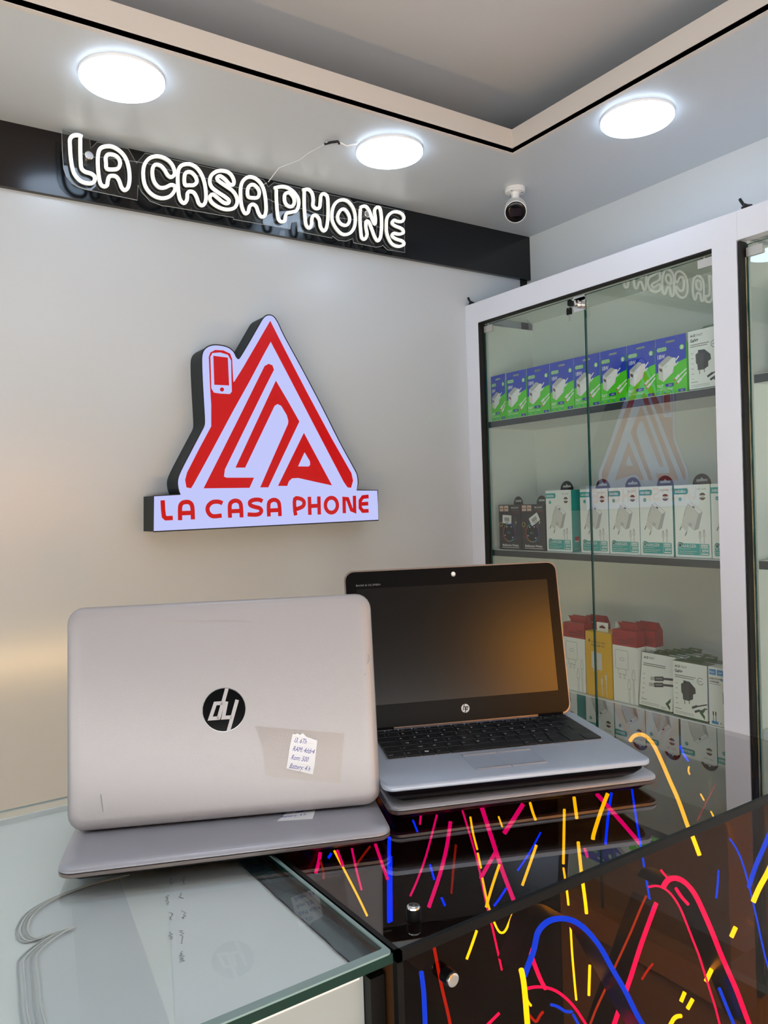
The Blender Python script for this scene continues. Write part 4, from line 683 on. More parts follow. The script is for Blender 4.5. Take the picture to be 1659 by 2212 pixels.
# neon strips inside
STICKS = [["b",0.0047,[[0.5212,0.56,0.8869],[0.5274,0.56,0.8958],[0.535,0.56,0.9079],[0.5403,0.56,0.9217],[0.549,0.56,0.9275],[0.5601,0.56,0.9287],[0.5736,0.56,0.9258],[0.5885,0.56,0.9192],[0.6036,0.56,0.9078],[0.6175,0.56,0.8931],[0.6316,0.56,0.8744],[0.647,0.56,0.8484],[0.6655,0.56,0.819],[0.6857,0.56,0.7825],[0.6995,0.56,0.7605]]],["p",0.0052,[[0.7871,0.6,0.8767],[0.794,0.6,0.882],[0.8025,0.6,0.8832],[0.8143,0.6,0.8801],[0.8278,0.6,0.872],[0.8413,0.6,0.8592],[0.8531,0.6,0.8435],[0.8665,0.6,0.8205],[0.8818,0.6,0.7921],[0.8973,0.6,0.761],[0.9132,0.6,0.7315],[0.9312,0.6,0.6985],[0.9493,0.6,0.6602],[0.9604,0.6,0.6371]]],["p",0.0017,[[0.7613,0.6,0.8855],[0.7726,0.6,0.8834],[0.7839,0.6,0.8787],[0.7968,0.6,0.8695],[0.8082,0.6,0.8574],[0.8195,0.6,0.841],[0.8307,0.6,0.819],[0.842,0.6,0.7955],[0.8535,0.6,0.7718],[0.8632,0.6,0.7473],[0.8748,0.6,0.7185],[0.8848,0.6,0.6934],[0.8931,0.6,0.6676]]],["o",0.0021,[[0.7561,0.6,0.8767],[0.7428,0.6,0.8622],[0.7279,0.6,0.8445],[0.7118,0.6,0.8275],[0.696,0.6,0.8109],[0.6805,0.6,0.7937],[0.6638,0.6,0.7763],[0.6533,0.6,0.7628]]],["p",0.0047,[[0.8516,0.66,0.814],[0.8354,0.66,0.7927],[0.8168,0.66,0.767],[0.7974,0.66,0.7366],[0.7838,0.66,0.717],[0.7697,0.66,0.698],[0.7609,0.66,0.6849]]],["b",0.0026,[[0.883,0.72,0.9389],[0.8893,0.72,0.9016],[0.8992,0.72,0.852],[0.9091,0.72,0.8012],[0.9192,0.72,0.7518]]],["y",0.005,[[1.0,0.8162,0.9608],[1.0,0.8118,0.9674],[1.0,0.8049,0.9727],[1.0,0.7948,0.9761],[1.0,0.7859,0.9754],[1.0,0.7764,0.9695],[1.0,0.7679,0.9594],[1.0,0.7575,0.9419],[1.0,0.7444,0.9176],[1.0,0.73,0.8914],[1.0,0.7155,0.8581],[1.0,0.7078,0.8451],[1.0,0.6973,0.8217]]],["p",0.0057,[[0.9024,0.8,0.9038],[0.932,0.8,0.8729],[0.9626,0.8,0.841],[0.9961,0.8,0.8048]]],["y",0.0046,[[0.8796,0.76,0.9222],[0.8639,0.76,0.9],[0.8482,0.76,0.873],[0.846,0.76,0.865]]],["b",0.0037,[[0.9809,0.84,0.8766],[0.9718,0.84,0.8433],[0.9633,0.84,0.7983]]],["b",0.005,[[1.0288,0.6,0.895],[1.0026,0.6,0.867],[0.9817,0.6,0.8465],[0.9644,0.6,0.823]]],["y",0.0056,[[1.0265,0.6,0.8464],[1.0098,0.6,0.8302],[0.9891,0.6,0.8156],[0.9742,0.6,0.8014]]],["b",0.0019,[[0.9402,0.61,0.8916],[0.9542,0.61,0.8755],[0.97,0.61,0.8474],[0.9855,0.61,0.8052],[0.999,0.61,0.7629],[1.0126,0.61,0.7169],[1.0279,0.61,0.6761]]],["b",0.0027,[[0.98,0.7113,0.9831],[0.98,0.7044,0.9714],[0.98,0.6975,0.9636]]],["r",0.002,[[1.0323,0.69,0.9202],[1.0101,0.69,0.901],[0.986,0.69,0.8777]]],["y",0.0021,[[1.0248,0.71,0.9019],[1.0325,0.71,0.8909]]],["y",0.002,[[1.0195,0.69,0.8833],[1.0249,0.69,0.8752]]],["y",0.0021,[[1.0275,0.73,0.9372],[1.0251,0.73,0.9318],[1.028,0.73,0.9252]]],["p",0.0034,[[0.8121,0.6,0.8681],[0.8218,0.6,0.8554],[0.8344,0.6,0.8423]]],["p",0.0022,[[0.7848,0.6,0.8985],[0.7911,0.6,0.8914],[0.7975,0.6,0.8847]]],["b",0.0027,[[1.0341,0.69,0.7927],[1.031,0.69,0.7728],[1.0265,0.69,0.7535]]],["b",0.0027,[[1.0288,0.7,0.69],[1.024,0.7,0.6642]]],["y",0.0049,[[0.941,0.63,0.7266],[0.9258,0.63,0.7172],[0.9096,0.63,0.7032]]],["y",0.0053,[[1.0263,0.66,0.7239],[1.0151,0.66,0.7137]]],["y",0.0042,[[0.8647,0.63,0.7061],[0.8561,0.63,0.6969]]],["y",0.0042,[[0.8806,0.63,0.6909],[0.8692,0.63,0.6827]]],["b",0.0037,[[0.9241,0.62,0.6934],[0.9376,0.62,0.666],[0.9541,0.62,0.6335]]],["r",0.0024,[[0.841,0.66,0.7373],[0.8292,0.66,0.7318],[0.8184,0.66,0.7249]]],["r",0.0025,[[0.9182,0.66,0.78],[0.9103,0.66,0.7748]]],["y",0.0039,[[0.7931,0.6,0.7077],[0.8,0.6,0.7124],[0.8069,0.6,0.7131],[0.8145,0.6,0.7108]]],["y",0.0043,[[0.4897,0.53,0.9187],[0.492,0.53,0.9081],[0.4937,0.53,0.8912],[0.4953,0.53,0.867],[0.4962,0.53,0.8617]]],["p",0.0024,[[0.5416,0.58,0.8563],[0.5513,0.58,0.8545],[0.5648,0.58,0.8496],[0.5784,0.58,0.8421],[0.5908,0.58,0.8323],[0.6034,0.58,0.8192],[0.6147,0.58,0.8045],[0.6262,0.58,0.7868]]],["b",0.0027,[[0.6354,0.64,0.773],[0.6457,0.64,0.7669],[0.6568,0.64,0.7575],[0.6639,0.64,0.7536],[0.6682,0.64,0.7526]]],["b",0.0027,[[0.6709,0.64,0.7469],[0.6778,0.64,0.7349]]],["r",0.0025,[[0.5811,0.62,0.7947],[0.5917,0.62,0.7819],[0.5985,0.62,0.786],[0.6033,0.62,0.788]]],["y",0.0014,[[0.5598,0.6,0.8328],[0.5628,0.6,0.8249],[0.5666,0.6,0.8195]]],["p",0.0045,[[0.6013,0.71,0.9849],[0.615,0.71,0.9455],[0.6302,0.71,0.9021],[0.6467,0.71,0.8616],[0.6543,0.71,0.841],[0.6716,0.71,0.7894],[0.686,0.71,0.7524],[0.6957,0.71,0.7342]]],["p",0.0017,[[0.5798,0.72,0.9838],[0.5994,0.72,0.9212],[0.6117,0.72,0.8645],[0.6213,0.72,0.8277],[0.6334,0.72,0.7753]]],["p",0.005,[[0.7333,0.78,0.9362],[0.7139,0.78,0.9191],[0.6976,0.78,0.9059]]],["p",0.004,[[0.6479,0.74,0.9102],[0.6343,0.74,0.8967],[0.621,0.74,0.8833]]],["y",0.0024,[[0.6572,0.8,0.9314],[0.661,0.8,0.9088],[0.6673,0.8,0.8856]]],["y",0.0024,[[0.6512,0.78,0.8922],[0.6559,0.78,0.8716]]],["y",0.0019,[[0.7064,0.8,0.9196],[0.7125,0.8,0.9042]]],["y",0.0032,[[0.7653,0.8,0.9243],[0.77,0.8,0.9095],[0.7749,0.8,0.8978]]],["y",0.0029,[[0.6977,0.72,0.9112],[0.6848,0.72,0.8896],[0.6712,0.72,0.8674]]],["y",0.0026,[[0.5996,0.68,0.9292],[0.5874,0.68,0.9071],[0.5775,0.68,0.8863]]],["b",0.0019,[[0.784,0.8,0.8778],[0.7625,0.8,0.8562],[0.738,0.8,0.8367]]],["b",0.0016,[[0.5912,0.66,0.9122],[0.5812,0.66,0.9038],[0.572,0.66,0.8978]]],["y",0.0021,[[0.5734,0.68,0.9208],[0.5792,0.68,0.8937],[0.586,0.68,0.8729],[0.5938,0.68,0.8554],[0.6,0.68,0.8496],[0.6065,0.68,0.8512],[0.6157,0.68,0.8633],[0.6211,0.68,0.8698]]],["y",0.0031,[[0.7699,0.74,0.9326],[0.7674,0.74,0.8947],[0.7651,0.74,0.8606]]],["y",0.0025,[[0.7649,0.74,0.8551],[0.7698,0.74,0.8256],[0.7724,0.74,0.803]]],["y",0.0041,[[0.853,0.8,0.9113],[0.8575,0.8,0.879]]],["y",0.0034,[[0.7086,0.66,0.9324],[0.7127,0.66,0.8941],[0.7177,0.66,0.8587],[0.7194,0.66,0.8423]]],["y",0.0016,[[0.6702,0.64,0.8562],[0.6717,0.64,0.8189],[0.6747,0.64,0.7798],[0.6763,0.64,0.7629]]],["y",0.0027,[[0.678,0.62,0.85],[0.6787,0.62,0.83]]],["y",0.0026,[[0.6787,0.62,0.8123],[0.6757,0.62,0.7787]]],["p",0.003,[[0.7631,0.7,0.8956],[0.7678,0.7,0.8835]]],["y",0.0018,[[0.4801,0.58,0.936],[0.4726,0.58,0.9229],[0.4665,0.58,0.913]]],["b",0.0036,[[0.4753,0.72,0.9803],[0.4729,0.72,0.9336],[0.4711,0.72,0.8869]]],["b",0.0019,[[0.4505,0.68,0.98],[0.4484,0.68,0.9125]]],["p",0.0037,[[0.5536,0.71,0.9806],[0.547,0.71,0.9529],[0.5358,0.71,0.9242],[0.5188,0.71,0.8924]]],["p",0.0021,[[0.5496,0.73,0.9833],[0.5317,0.73,0.9393],[0.5174,0.73,0.9139],[0.5078,0.73,0.9004]]],["r",0.0015,[[0.5211,0.66,0.9799],[0.5171,0.66,0.9586],[0.5128,0.66,0.9299]]],["b",0.0015,[[0.4858,0.66,0.9685],[0.4906,0.66,0.9514]]],["b",0.0016,[[0.5221,0.74,0.9805],[0.5281,0.74,0.9655]]],["b",0.0013,[[0.4542,0.6,0.9673],[0.4578,0.6,0.959]]],["p",0.0022,[[0.5479,0.76,0.9731],[0.5462,0.76,0.963]]],["p",0.003,[[0.4505,0.71,0.9822],[0.4575,0.71,0.9612],[0.4646,0.71,0.9405]]],["p",0.002,[[0.4268,0.72,0.9807],[0.4317,0.72,0.9559],[0.4373,0.72,0.9331]]],["p",0.0034,[[0.4085,0.72,0.9833],[0.4147,0.72,0.9657]]],["y",0.0015,[[0.4052,0.72,0.9842],[0.421,0.72,0.9515],[0.4334,0.72,0.9253],[0.4432,0.72,0.9031]]],["p",0.0034,[[0.3939,0.73,0.9818],[0.3913,0.73,0.9712],[0.3876,0.73,0.9619]]],["r",0.0019,[[0.3828,0.71,0.9843],[0.3857,0.71,0.9729],[0.3859,0.71,0.9642]]],["r",0.002,[[0.4502,0.72,0.9768],[0.4416,0.72,0.9701],[0.4319,0.72,0.9618]]],["b",0.0024,[[0.4017,0.72,0.9827],[0.3977,0.72,0.9784]]],["r",0.0024,[[0.3909,0.53,0.977],[0.3945,0.53,0.9568],[0.3986,0.53,0.9355],[0.4042,0.53,0.9115],[0.4063,0.53,0.9007]]],["b",0.0035,[[0.3775,0.53,0.957],[0.3792,0.53,0.9408],[0.3796,0.53,0.9251],[0.3798,0.53,0.9074]]],["p",0.0013,[[0.4783,0.55,0.8718],[0.4656,0.55,0.8674]]]]
CN = {'p': 'pink', 'b': 'blue', 'y': 'yellow', 'r': 'red', 'o': 'orange red', 'g': 'pale gold'}
SL = {}
for i, (c, wd, P) in enumerate(STICKS):
    for e_, f_ in ((0, 1), (-1, -2)):
        qv = Vector(P[e_])-Vector((0, 0, 1.35))
        if 1106-1695.66*qv.dot(u2)/qv.dot(fw) > 2196:
            dd = [P[e_][k]-P[f_][k] for k in range(3)]; kk = min(.22/max(abs(dd[2]), 1e-3), 9)
            new = [P[e_][k]+dd[k]*kk for k in range(3)]
            if dd[2] < 0 and CX0+.01 < new[0] < CX1-.01 and CY0+.01 < new[1] < CY1-.01:
                P = ([new] + P) if e_ == 0 else (P + [new])
    org_ = Vector(P[0]); P3 = [Vector(p) for p in P]; ln = sum((P3[k+1]-P3[k]).length for k in range(len(P3)-1))
    curved = len(P) > 5
    sz = 'long' if ln > .25 else ('short' if ln > .07 else 'tiny')
    S = [Vector(q) for q in (smooth_pts([tuple(p) for p in P], False, 4) if len(P) > 2 else P)]
    b = MB(); b.tube(S, max(wd*.58, .0012), NEONC[c], n=8)
    d = S[-1]-S[0]; side = 'left-leaning' if d.dot(rt) < -abs(d.z)*.15 else ('right-leaning' if d.dot(rt) > abs(d.z)*.15 else 'upright')
    px = (Vector(P3[len(P3)//2])-Vector((0, 0, 1.35))); q = (px.dot(r2)/px.dot(fw), px.dot(u2)/px.dot(fw))
    col = 'left' if q[0] < .08 else ('middle' if q[0] < .26 else 'right')
    row = 'under the laptops' if q[1] > -.47 else ('just below the top edge' if q[1] > -.56 else 'low behind front panel')
    lab = '%s %s %s neon strip, %s of counter, %s' % (sz, CN[c], 'arched' if curved else side, col, row)
    th = tag(b.build('neon_strip', None, True, off=org_), lab, 'neon strip', 'neon strips inside the smoked counter'); SL.setdefault(lab, []).append((q[0], th))
    if wd > .0028 and ln > .16 and abs(P3[0].y-P3[-1].y) < .01 and P3[0].y < .7:
        # dark acrylic ribbon carrying the strip
        b = MB(); n = len(S); bk = Vector((0, 1, 0))*.012; off_ = Vector((.0, .004, 0))
        nrm = []
        for k in range(n):
            tt = (S[min(k+1, n-1)]-S[max(k-1, 0)]).normalized(); nn = tt.cross(Vector((0, 1, 0)));
            nrm.append(nn.normalized()*(-.0075) if nn.length > .01 else Vector((.0075, 0, 0)))
        vs = [S[k]+off_ for k in range(n)] + [S[k]+off_+Vector((0, .034, 0)) for k in range(n)]
        b.add(vs, [(k, k+1, n+k+1, n+k) for k in range(n-1)], mat('dark acrylic ribbon', '#1c140b', .3))
        b.build('acrylic_ribbon', th, True, off=org_)

ORD = ['first', 'second', 'third', 'fourth', 'fifth', 'sixth', 'seventh', 'eighth', 'ninth']
for lab, L in SL.items():
    L.sort(key=lambda a: a[0])
    if len(L) > 1:
        for k, (q_, th) in enumerate(L): th['label'] = lab + ', ' + ORD[k] + ' from left'

# left counter: clear glass over white board
LX0, LX1, LY0, LY1 = -1.2, .334, .507, 1.025
o = Vector((-.2, .77, 0))
t = thing('glass_display_counter', 'white display counter with clear glass top carrying the silver laptops at left', 'display counter', o)
b = MB(); b.prism(rrect(LX0, LX1, LY0, LY1, .004, 3), .991, 1.0, M_cglass); b.build('glass_top', t, off=o)
b = MB(); R1 = rrect(LX0-.0004, LX1+.0004, LY0-.0004, LY1+.0004, .004, 3); R2 = rrect(LX0+.0002, LX1-.0002, LY0+.0002, LY1-.0002, .004, 3)
b.box(LX0, LX1+.0003, LY0-.0004, LY0+.0002, .9912, .9985, M_counteredge); b.box(LX1-.0002, LX1+.0004, LY0, LY1, .9912, .9985, M_counteredge); b.box(LX0, LX1, LY1-.0006, LY1-.0001, .9975, .9985, M_lgrey); 
b.prism(rrect(LX0-.0002, LX1+.0002, LY0-.0002, LY1+.0002, .004, 3), .9985, 1.0001, mat('pale glass bevel', '#8fa9a6', .1), holes=[rrect(LX0+.003, LX1-.0025, LY0+.008, LY1-.0008, .004, 3)]); b.prism(rrect(LX0+.003, LX1-.003, LY0+.008, LY0+.017, .001, 1), .9895, .9905, mat('frosted seal strip', '#6f8f92', .4, vary=.3, bscale=300)); b.build('glass_edge', t, off=o)
b = MB(); b.box(LX0, LX1-.021, LY0+.016, LY1-.0005, .978, .984, M_whiteboard); b.box(LX0, LX1-.021, LY1-.004, LY1-.001, .984, .9905, M_whiteboard); b.build('white_board', t, off=o)
b = MB(); b.box(LX0, LX1-.012, LY1-.010, LY1, 0, .978, M_whitelam); b.box(LX0, LX1-.014, LY0+.022, LY0+.028, 0, .9775, mat('pale inner panel', '#a6adab', .5)); b.build('white_body', t, off=o)
b = MB(); b.box(LX1-.0135, LX1-.0005, LY0+.012, LY1-.012, .0, .977, M_black); b.build('side_post', t, off=o)
b = MB()
n = 26; rows = []
random.seed(3)
for k in range(n+1):
    y = LY0+.014 + (LY1-LY0-.05)*k/n
    rows.append([(LX1-.0225+random.uniform(-.0012, .0012), y, .9872), (LX1-.017, y, .9885+random.uniform(-.001, .0012)), (LX1-.011+random.uniform(-.002, .002), y, .9868+random.uniform(0, .002)), (LX1-.006, y, .989), (LX1-.001, y, .9876)])
vs = [p for r_ in rows for p in r_]; b.add(vs, [(k*5+j, k*5+j+1, k*5+j+6, k*5+j+5) for k in range(n) for j in range(4)], mat('silvery sealing tape', '#5b6f78', .22, .6, bump=.4, bscale=30))
b.build('sealing_tape', t, True, off=o)
# clutter seen under the glass
b = MB(); b.prism([(.1680, .5245), (.310, .5245), (.310, .98), (.3065, .98)], .9845, .9849, M_paper)
MP = Matrix.Translation((.243, .745, .9851)) @ Matrix.Rotation(-1.9, 4, 'Z') @ Matrix.Scale(-1, 4, (0, 1, 0))
random.seed(8)
for k in range(9):
    u_, v_ = (k//2)*.034-.02, (k % 2)*.012-.006 + random.uniform(-.002, .002)
    P_ = [(u_+q*.0016, v_+random.uniform(-.0022, .0022)) for q in range(random.randint(9, 15))]
    b.stroke(P_, .0006, .0001*(k % 3), M_grey, MP)
ob = b.build('paper_sheet', off=(.24, .75, .9845)); tag(ob, 'white paper sheet lying under the left counter glass', 'paper')
b = MB()
CURVE = [(.15, .80), (.10, .775), (.06, .755), (.03, .735), (.008, .712), (.0, .695), (.006, .681), (.022, .678), (.05, .684), (.07, .69), (.05, .672), (.032, .655), (.018, .64), (.011, .62), (.008, .60), (.006, .57), (.005, .53)]
CURVE = [[0.2036,0.7972],[0.1751,0.8002],[0.1464,0.7965],[0.1273,0.7888],[0.1128,0.7765],[0.1042,0.7586],[0.1018,0.7463],[0.1027,0.7342],[0.1076,0.7272],[0.1157,0.7285],[0.1252,0.729],[0.1325,0.7272],[0.1225,0.7249],[0.1067,0.7137],[0.0973,0.7029],[0.0943,0.6921],[0.0902,0.6575],[0.0855,0.6172]]
CURVE.append([CURVE[-1][0]-.004, .5245])
for q in range(4):
    pts = smooth_pts([(x+(.0045*q if k > 10 else .003*q), y-.0012*q, .9856+.0006*q) for k, (x, y) in enumerate(CURVE)], False, 5)
    b.tube([(x, y, z) for x, y, z in pts], .0008, (M_lgrey, M_ofw, M_lgrey, M_ofw)[q], n=6)
P = smooth_pts([(x, y) for x, y in CURVE], False, 3)
b.poly([[(x, y) for x, y in P] + [(.168, .5245)]], .9848, mat('pale plastic sheet', '#dadde2', .35))
ob = b.build('plastic_sheet', None, True, off=(.1, .65, .9848)); tag(ob, 'pale plastic sheets with curved cut-out edge under the left counter glass', 'plastic sheet')
# floor-lit things inside the near face
t = thing('cream_adapter', 'cream rounded adapter on the bottom edge of the left counter front', 'adapter', (.2905, .519, .905))
b = MB(); b.prism(rrect(-.014, .008, -.0085, .0085, .004, 4), 0, .026, mat('cream plastic', '#d8cdb0', .4)); b.build('adapter_body', t, True)
b = MB(); b.box(.009, .022, -.006, .006, 0, .024, M_white); b.build('plug_block', t)

# assumed, unseen warm tube lamp on the seller's side, added to warm the wall
t = thing('assumed_tube_lamp', 'assumed unseen warm tube lamp hidden behind the counter, shining up the glossy wall', 'lamp', (.35, 1.047, .80))
b = MB(); b.box(-.5, .5, -.018, -.006, -.02, .02, M_rim); b.build('lamp_base', t)
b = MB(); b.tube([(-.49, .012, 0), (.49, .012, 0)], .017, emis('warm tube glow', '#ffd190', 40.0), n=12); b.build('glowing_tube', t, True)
# ------------------------------------------------------------------ laptops
def lapframe(x, y, z, ang): return Matrix.Translation((x, y, z)) @ Matrix.Rotation(ang, 4, 'Z')
def body_lower(t, W, D, r, top, z0=0., m_top=M_silver2, H=.0185):
    b = MB(); slab(b, .003, W-.003, .003, D-.002, r, [(z0, .010), (z0+H*.35, .003), (z0+H*.62, .0005), (z0+H*.68, .0005)], M_black); b.build('bottom_case', t, True)
    b = MB(); slab(b, 0, W, 0, D, r, [(z0+H*.66, .0012), (z0+H*.72, 0), (z0+H*.90, 0), (z0+H, .0012)], top); return b.build('keyboard_deck', t, True)
def lid_shape(b, W, Hh, r, th, m, M=None, dome=.0012):
    slab(b, 0, W, 0, Hh, r, [(0, .0004), (th*.35, 0), (th*.7, .0008), (th*.9, .003), (th, .007), (th+dome*.5, .03)], m, M)
def hp_logo(b, cx, cy, R0, w, m_disc, m_let, M, flip=False):
    b.poly([circ(cx, cy, R0, 40)], w, m_disc, M); sg = 1 if not flip else -1; k = R0*sg; wd = R0*.17
    def st(*P): b.stroke([(cx+x*k, cy+y*k) for x, y in P], wd, w+.0002, m_let, M)
    st((.16, .99), (-.28, -.42)); st((-.08, .32), (-.40, .32), (-.65, -.36), (-.24, -.36))
    st((.12, .38), (-.05, -.36), (.34, -.36)); st((.62, .42), (.17, -.99))
def note(b, P, w, M, lines, org2, rot, size, th=.0002):
    b.prism(P, w, w+th, M_paper, M)
    Mn = M @ Matrix.Translation((org2[0], org2[1], w+th+.0001)) @ Matrix.Rotation(rot, 4, 'Z')
    for k, s in enumerate(lines): b.text(s, 0, -k*size*1.22, size, 0, M_ink, Mn, sx=.64, shear=.35)
    for k in range(9): b.stroke([(-.001, .006-k*size*.62), (.021, .006-k*size*.62)], .00012, -.00005, M_lgrey, Mn)

# closed laptop at left (bottom of its pair)
aL = -.3836
t = thing('closed_laptop', 'closed silver laptop lying flat under the upright silver one on the glass counter', 'laptop', rot=lapframe(.1400, .7755, 1.0005, aL))
WL, DL = .3205, .225
b = MB(); slab(b, .004, WL-.004, .004, DL-.004, .014, [(0, .014), (.0035, .008), (.0075, .001), (.0085, .0006)], M_black); b.build('bottom_case', t, True)
b = MB(); slab(b, 0, WL, 0, DL, .015, [(.0084, .002), (.0095, .0004), (.0122, .0), (.0128, .0008)], M_edge); b.build('keyboard_deck', t, True)
b = MB(); slab(b, 0, WL, 0, DL, .015, [(.0134, .0008), (.0140, 0), (.0165, .0004), (.0185, .0025), (.0197, .007), (.0203, .02)], M_silver2); lid = b.build('screen_lid', t, True)
def cl(px, py):  # world to local
    v = t.matrix_world.inverted() @ Vector((px, py, 1.0205)); return (v.x, v.y)
b = MB(); b.prism([cl(*p) for p in ((.3845-.0, .7273), (.3985, .7462), (.367+.005, .7646-.004), (.3521, .7453))], .0204, .0206, M_paper)
c0 = cl(.3521, .7453)
Mn = Matrix.Translation((c0[0]+.004, c0[1]+.012, .0208)) @ Matrix.Rotation(-.02, 4, 'Z')
b.text('Rom: 500', .001, .0035, .0068, 0, M_ink, Mn, sx=.9, shear=.3); b.text('Battery: 4 h', 0, -.0045, .0068, 0, M_ink, Mn, sx=.85, shear=.3); b.build('paper_note', t)

# upright silver laptop, its lid towards the camera
aU = -.4330; lean = .1486; WU, HU = .3241, .2275
t = thing('open_laptop', 'open silver laptop seen from behind with black round logo and handwritten note', 'laptop', rot=lapframe(.1650, .8447, 1.0213, aU))
b = MB(); slab(b, .005, WU-.012, .010, .222, .014, [(.0, .012), (.006, .003), (.011, .0008), (.012, .0005)], M_black); b.build('bottom_case', t, True)
b = MB(); slab(b, .003, WU-.010, .010, .223, .014, [(.0118, .001), (.0125, 0), (.0155, 0), (.0162, .001)], M_deck); dk = b.build('keyboard_deck', t, True)
b = MB(); b.poly([rrect(.02, WU-.03, .03, .13, .003)], .0164, M_key); b.build('keyboard', t)
LM = Matrix.Translation((0, 0, .0027)) @ fr((0, 0, 0), (1, 0, 0), (0, math.sin(lean), math.cos(lean)))   # w points to the camera
b = MB(); slab(b, 0, WU, 0, HU, .017, [(-.0075, .0015), (-.0065, .0002), (-.0045, 0), (-.0028, .0006), (-.0014, .0024), (-.0004, .006), (0, .012)], M_silver, LM)
lid = b.build('screen_lid', t, True)
b = MB(); b.poly([rrect(.006, WU-.006, .008, HU-.006, .01)], .0077, M_bezel, LM @ Matrix.Rotation(PI, 4, 'Y') @ Matrix.Translation((-WU, 0, 0))); b.build('screen', t)
b = MB(); hp_logo(b, .1602, .1115, .0226, .0004, mat('polished black chrome', '#07080a', .07, spec=.6), M_silver, LM); b.stroke(circ(.1602, .1115, .0226, 40)+[circ(.1602, .1115, .0226, 40)[0]], .0005, .0006, M_chrome, LM); b.build('round_logo', t)
b = MB(); P = [(.2318, .0813), (.2345, .0805), (.2365, .0815), (.2395, .0795), (.2425, .0812), (.2465, .0770), (.2505, .0755), (.2578, .0722), (.2555, .058), (.2540, .048), (.2515, .0373), (.2375, .0418), (.2237, .0459), (.2262, .058), (.2285, .07)]
note(b, P, .0008, LM, ['I3, 6Th', 'RAM: 4ddr4', 'Rom: 500', 'Battery: 4 h'], (.2325, .0725), -.23, .0074); b.build('paper_note', t)
b = MB(); b.poly([[(.1918, .0924), (.2871, .0771), (.2809, .0249), (.2018, .0396), (.199, .07)]], .0006, M_tape, LM); b.build('clear_tape', t)
b = MB()
b.stroke([(.0335, .0359), (.0345, .027), (.0358, .0181)], .0008, .0004, M_grey, LM); b.stroke(smooth_pts([(.084, .2121), (.11, .208), (.1302, .2067), (.16, .2055), (.1918, .2026)], False), .0004, .00045, mat('scratch', '#a89a94', .5), LM)
b.stroke([(.3181, .160), (.3190, .154), (.3165, .150)], .0007, .0004, M_grey, LM); b.stroke([(.312, .137), (.315, .140)], .0008, .0004, M_grey, LM); b.build('scuff_mark', t)

# right pair: closed laptop below
aR = -.3930
t = thing('closed_laptop', 'closed dark-edged laptop lying flat under the open laptop on the smoked counter', 'laptop', rot=lapframe(.4655, .7025, 1.0005, -.3651))
WC, DC = .326, .226
b = MB(); slab(b, .004, WC-.004, .004, DC-.004, .014, [(0, .014), (.004, .008), (.0085, .001), (.0095, .0006)], M_black); b.build('bottom_case', t, True)
b = MB(); slab(b, 0, WC, 0, DC, .014, [(.0094, .002), (.0105, .0004), (.0132, .0), (.0138, .0008)], M_edge); b.build('keyboard_deck', t, True)
b = MB(); slab(b, 0, WC, 0, DC, .014, [(.0144, .0008), (.0150, 0), (.0175, .0004), (.0195, .0025), (.0207, .007), (.0215, .02)], M_silver2); b.build('screen_lid', t, True)

# open laptop on top of it
t = thing('open_laptop', 'open laptop with dark screen and black keyboard facing the camera', 'laptop', rot=lapframe(.4525, .6921, 1.0225, aR))
WO, DO = .3125, .221
zT = .0255
b = MB(); slab(b, .004, WO-.004, .004, DO-.004, .014, [(.0, .022), (.006, .012), (.013, .003), (.0185, .0008), (.0195, .0006)], M_black); b.build('bottom_case', t, True)
b = MB(); slab(b, 0, WO, 0, DO, .013, [(.0192, .002), (.0202, .0004), (.0232, 0), (.0248, .0008), (zT, .0022)], M_deck)
b.stroke([(.262, .079), (.276, .0795)], .0008, zT+.0001, M_ofw); deck = b.build('keyboard_deck', t, True)
kx0, kx1, ky0, ky1 = .0215, .2945, .0885, .1985
b = MB(); b.prism(rrect(kx0-.0025, kx1+.0025, ky0-.0025, ky1+.0025, .004), zT-.0006, zT+.0003, M_silver2, holes=[rrect(kx0, kx1, ky0, ky1, .003)])
b.poly([rrect(kx0, kx1, ky0, ky1, .003)], zT+.0001, M_silver2); kb = b.build('keyboard', t)
rows = [(['esc', 'F1', 'F2', 'F3', 'F4', 'F5', 'F6', 'F7', 'F8', 'F9', 'F10', 'F11', 'F12', 'ins', 'del'], [1]*15, .6),
        (['2', '1', '2', '3', '4', '5', '6', '7', '8', '9', '0', ')', '=', ''], [.8]+[1]*12+[1.8], 1),
        (['', 'A', 'Z', 'E', 'R', 'T', 'Y', 'U', 'I', 'O', 'P', '^', '$', ''], [1.4]+[1]*12+[1.3], 1),
        (['', 'Q', 'S', 'D', 'F', 'G', 'H', 'J', 'K', 'L', 'M', '%', '*', ''], [1.6]+[1]*12+[1.1], 1),
        (['', '<', 'W', 'X', 'C', 'V', 'B', 'N', '?', '.', '/', '!', ''], [1.2]+[1]*11+[2.3], 1),
        (['ctrl', 'fn', '', 'alt', '', 'alt', 'ctrl', '', '', ''], [1.3, 1, 1, 1, 5.2, 1, 1, 1.2, 1.2, 1.2], 1)]
hs = (ky1-ky0-.001)/sum(r_[2] for r_ in rows); y = ky1-.0005
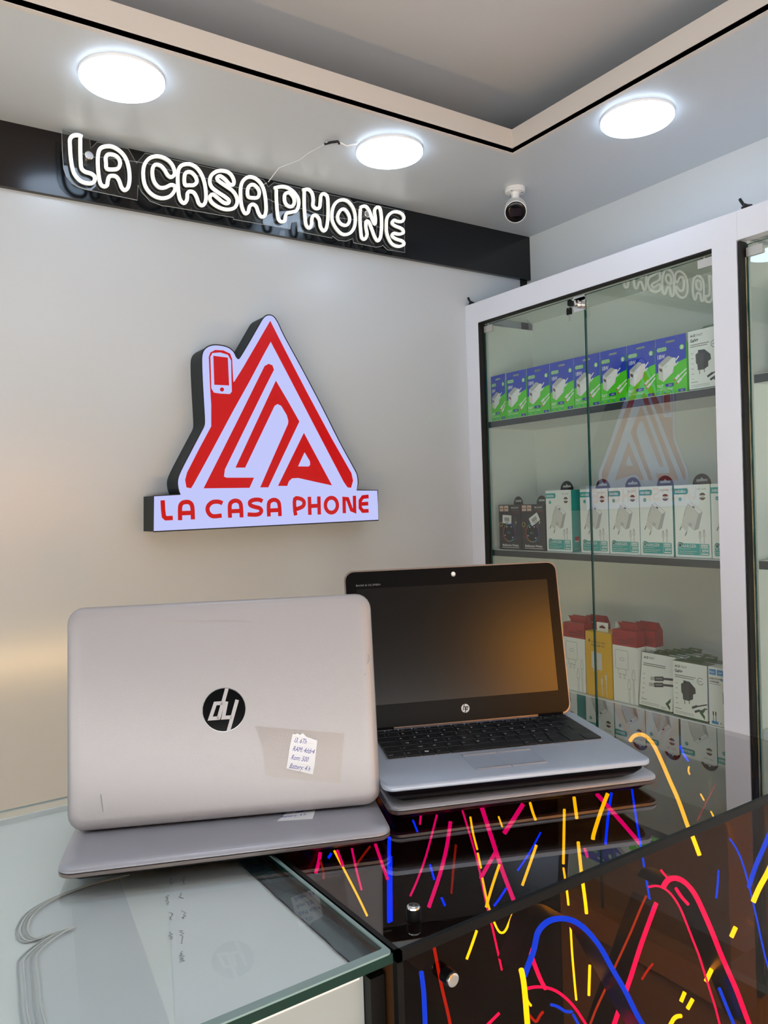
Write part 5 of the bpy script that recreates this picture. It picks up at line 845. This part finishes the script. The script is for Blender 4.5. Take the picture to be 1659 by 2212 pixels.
for names, ws, hh in rows:
    tot = sum(ws); x = kx0+.0005; sc = (kx1-kx0-.001)/tot; y -= hh*hs
    for nm, w_ in zip(names, ws):
        x1 = x+w_*sc; g = .0011
        b = MB(); slab(b, x+g/2, x1-g/2, y+g/2, y+hh*hs-g/2, .0012, [(zT+.0002, 0), (zT+.0016, .0001), (zT+.0021, .0006)], M_key)
        if nm: b.text(nm, x+.0028, y+hh*hs*.40 if len(nm) < 3 else y+hh*hs*.3, .0055 if len(nm) < 2 else .0036, zT+.0022, M_legend)
        if names[0] == 'ctrl' and w_ == 1 and nm == '' : b.poly([[(x+.006, y+.007), (x+.0105, y+.007), (x+.0105, y+.0115), (x+.006, y+.0115)]], zT+.0022, M_legend)
        b.build('key', kb); x = x1
# track point stick, speaker strip, touchpad
b = MB(); b.prism(rrect(.1085, .1955, .0235, .0805, .003), zT-.0001, zT+.0004, M_deck, holes=[rrect(.1090, .1950, .0240, .0800, .003)]); b.poly([rrect(.1090, .1950, .0240, .0800, .003)], zT+.0002, mat('touchpad grey', '#adb7c6', .36, .25)); tp = b.build('touchpad', t)
for x0, x1, y0, y1 in ((.1095, .1518, .0735, .0800), (.1524, .1945, .0735, .0800), (.1095, .1518, .0238, .0300), (.1524, .1945, .0238, .0300)):
    b = MB(); slab(b, x0, x1, y0, y1, .0015, [(zT+.0001, 0), (zT+.0010, .0003), (zT+.0013, .001)], M_silver2); b.build('touchpad_button', tp, True)
b = MB(); b.prism(rrect(.060, .262, .2045, .2135, .002), zT, zT+.0006, mat('speaker mesh', '#8a8f9b', .6, .3, bump=.6, bscale=1500)); b.prism(rrect(.030, .052, .2035, .2065, .001, 2), zT, zT+.0005, M_lgrey); b.build('speaker_grille', t)
for x0 in (.018, .258):
    b = MB(); b.box(x0, x0+.036, .204, .216, zT-.001, zT+.004, M_black); b.build('hinge', t)
lean = math.radians(10.42); v0 = .2052
LM = Matrix.Translation((0, v0, zT+.001)) @ fr((0, 0, 0), (1, 0, 0), (0, math.sin(lean), math.cos(lean)))
WD, HD = .306, .2118
LT = Matrix.Translation((.0, 0, 0)) @ LM
b = MB(); slab(b, -.0008, WD+.0008, -.001, HD+.0008, .013, [(-.0055, .006), (-.0045, .002), (-.003, .0003), (-.0003, .0), (.0002, .0006)], M_edge, LM); lid = b.build('screen_lid', t, True)
b = MB(); b.prism(rrect(.0012, WD-.0012, .002, HD-.0014, .012), .0000, .0008, M_bezel, LM, holes=[rrect(.0150, .2908, .0320, .1872, .0006, 1)]); bz = b.build('screen_bezel', t)
b = MB(); b.text('BANG & OLUFSEN', .0150, .1908, .0036, .0010, M_grey, LM, sx=1.15)
b.poly([circ(.1530, .2010, .0034, 20)], .00085, M_silver, LM); b.poly([circ(.1530, .2018, .0026, 20)], .0010, M_white, LM); b.build('webcam_cover', t)
b = MB(); b.poly([rrect(.0150, .2908, .0320, .1872, .0006, 1)], .0004, M_screen, LM); b.build('screen', t)
b = MB(); hp_logo(b, .1545, .0185, .0058, .0010, M_white, M_black, LM, True); b.build('round_logo', t)
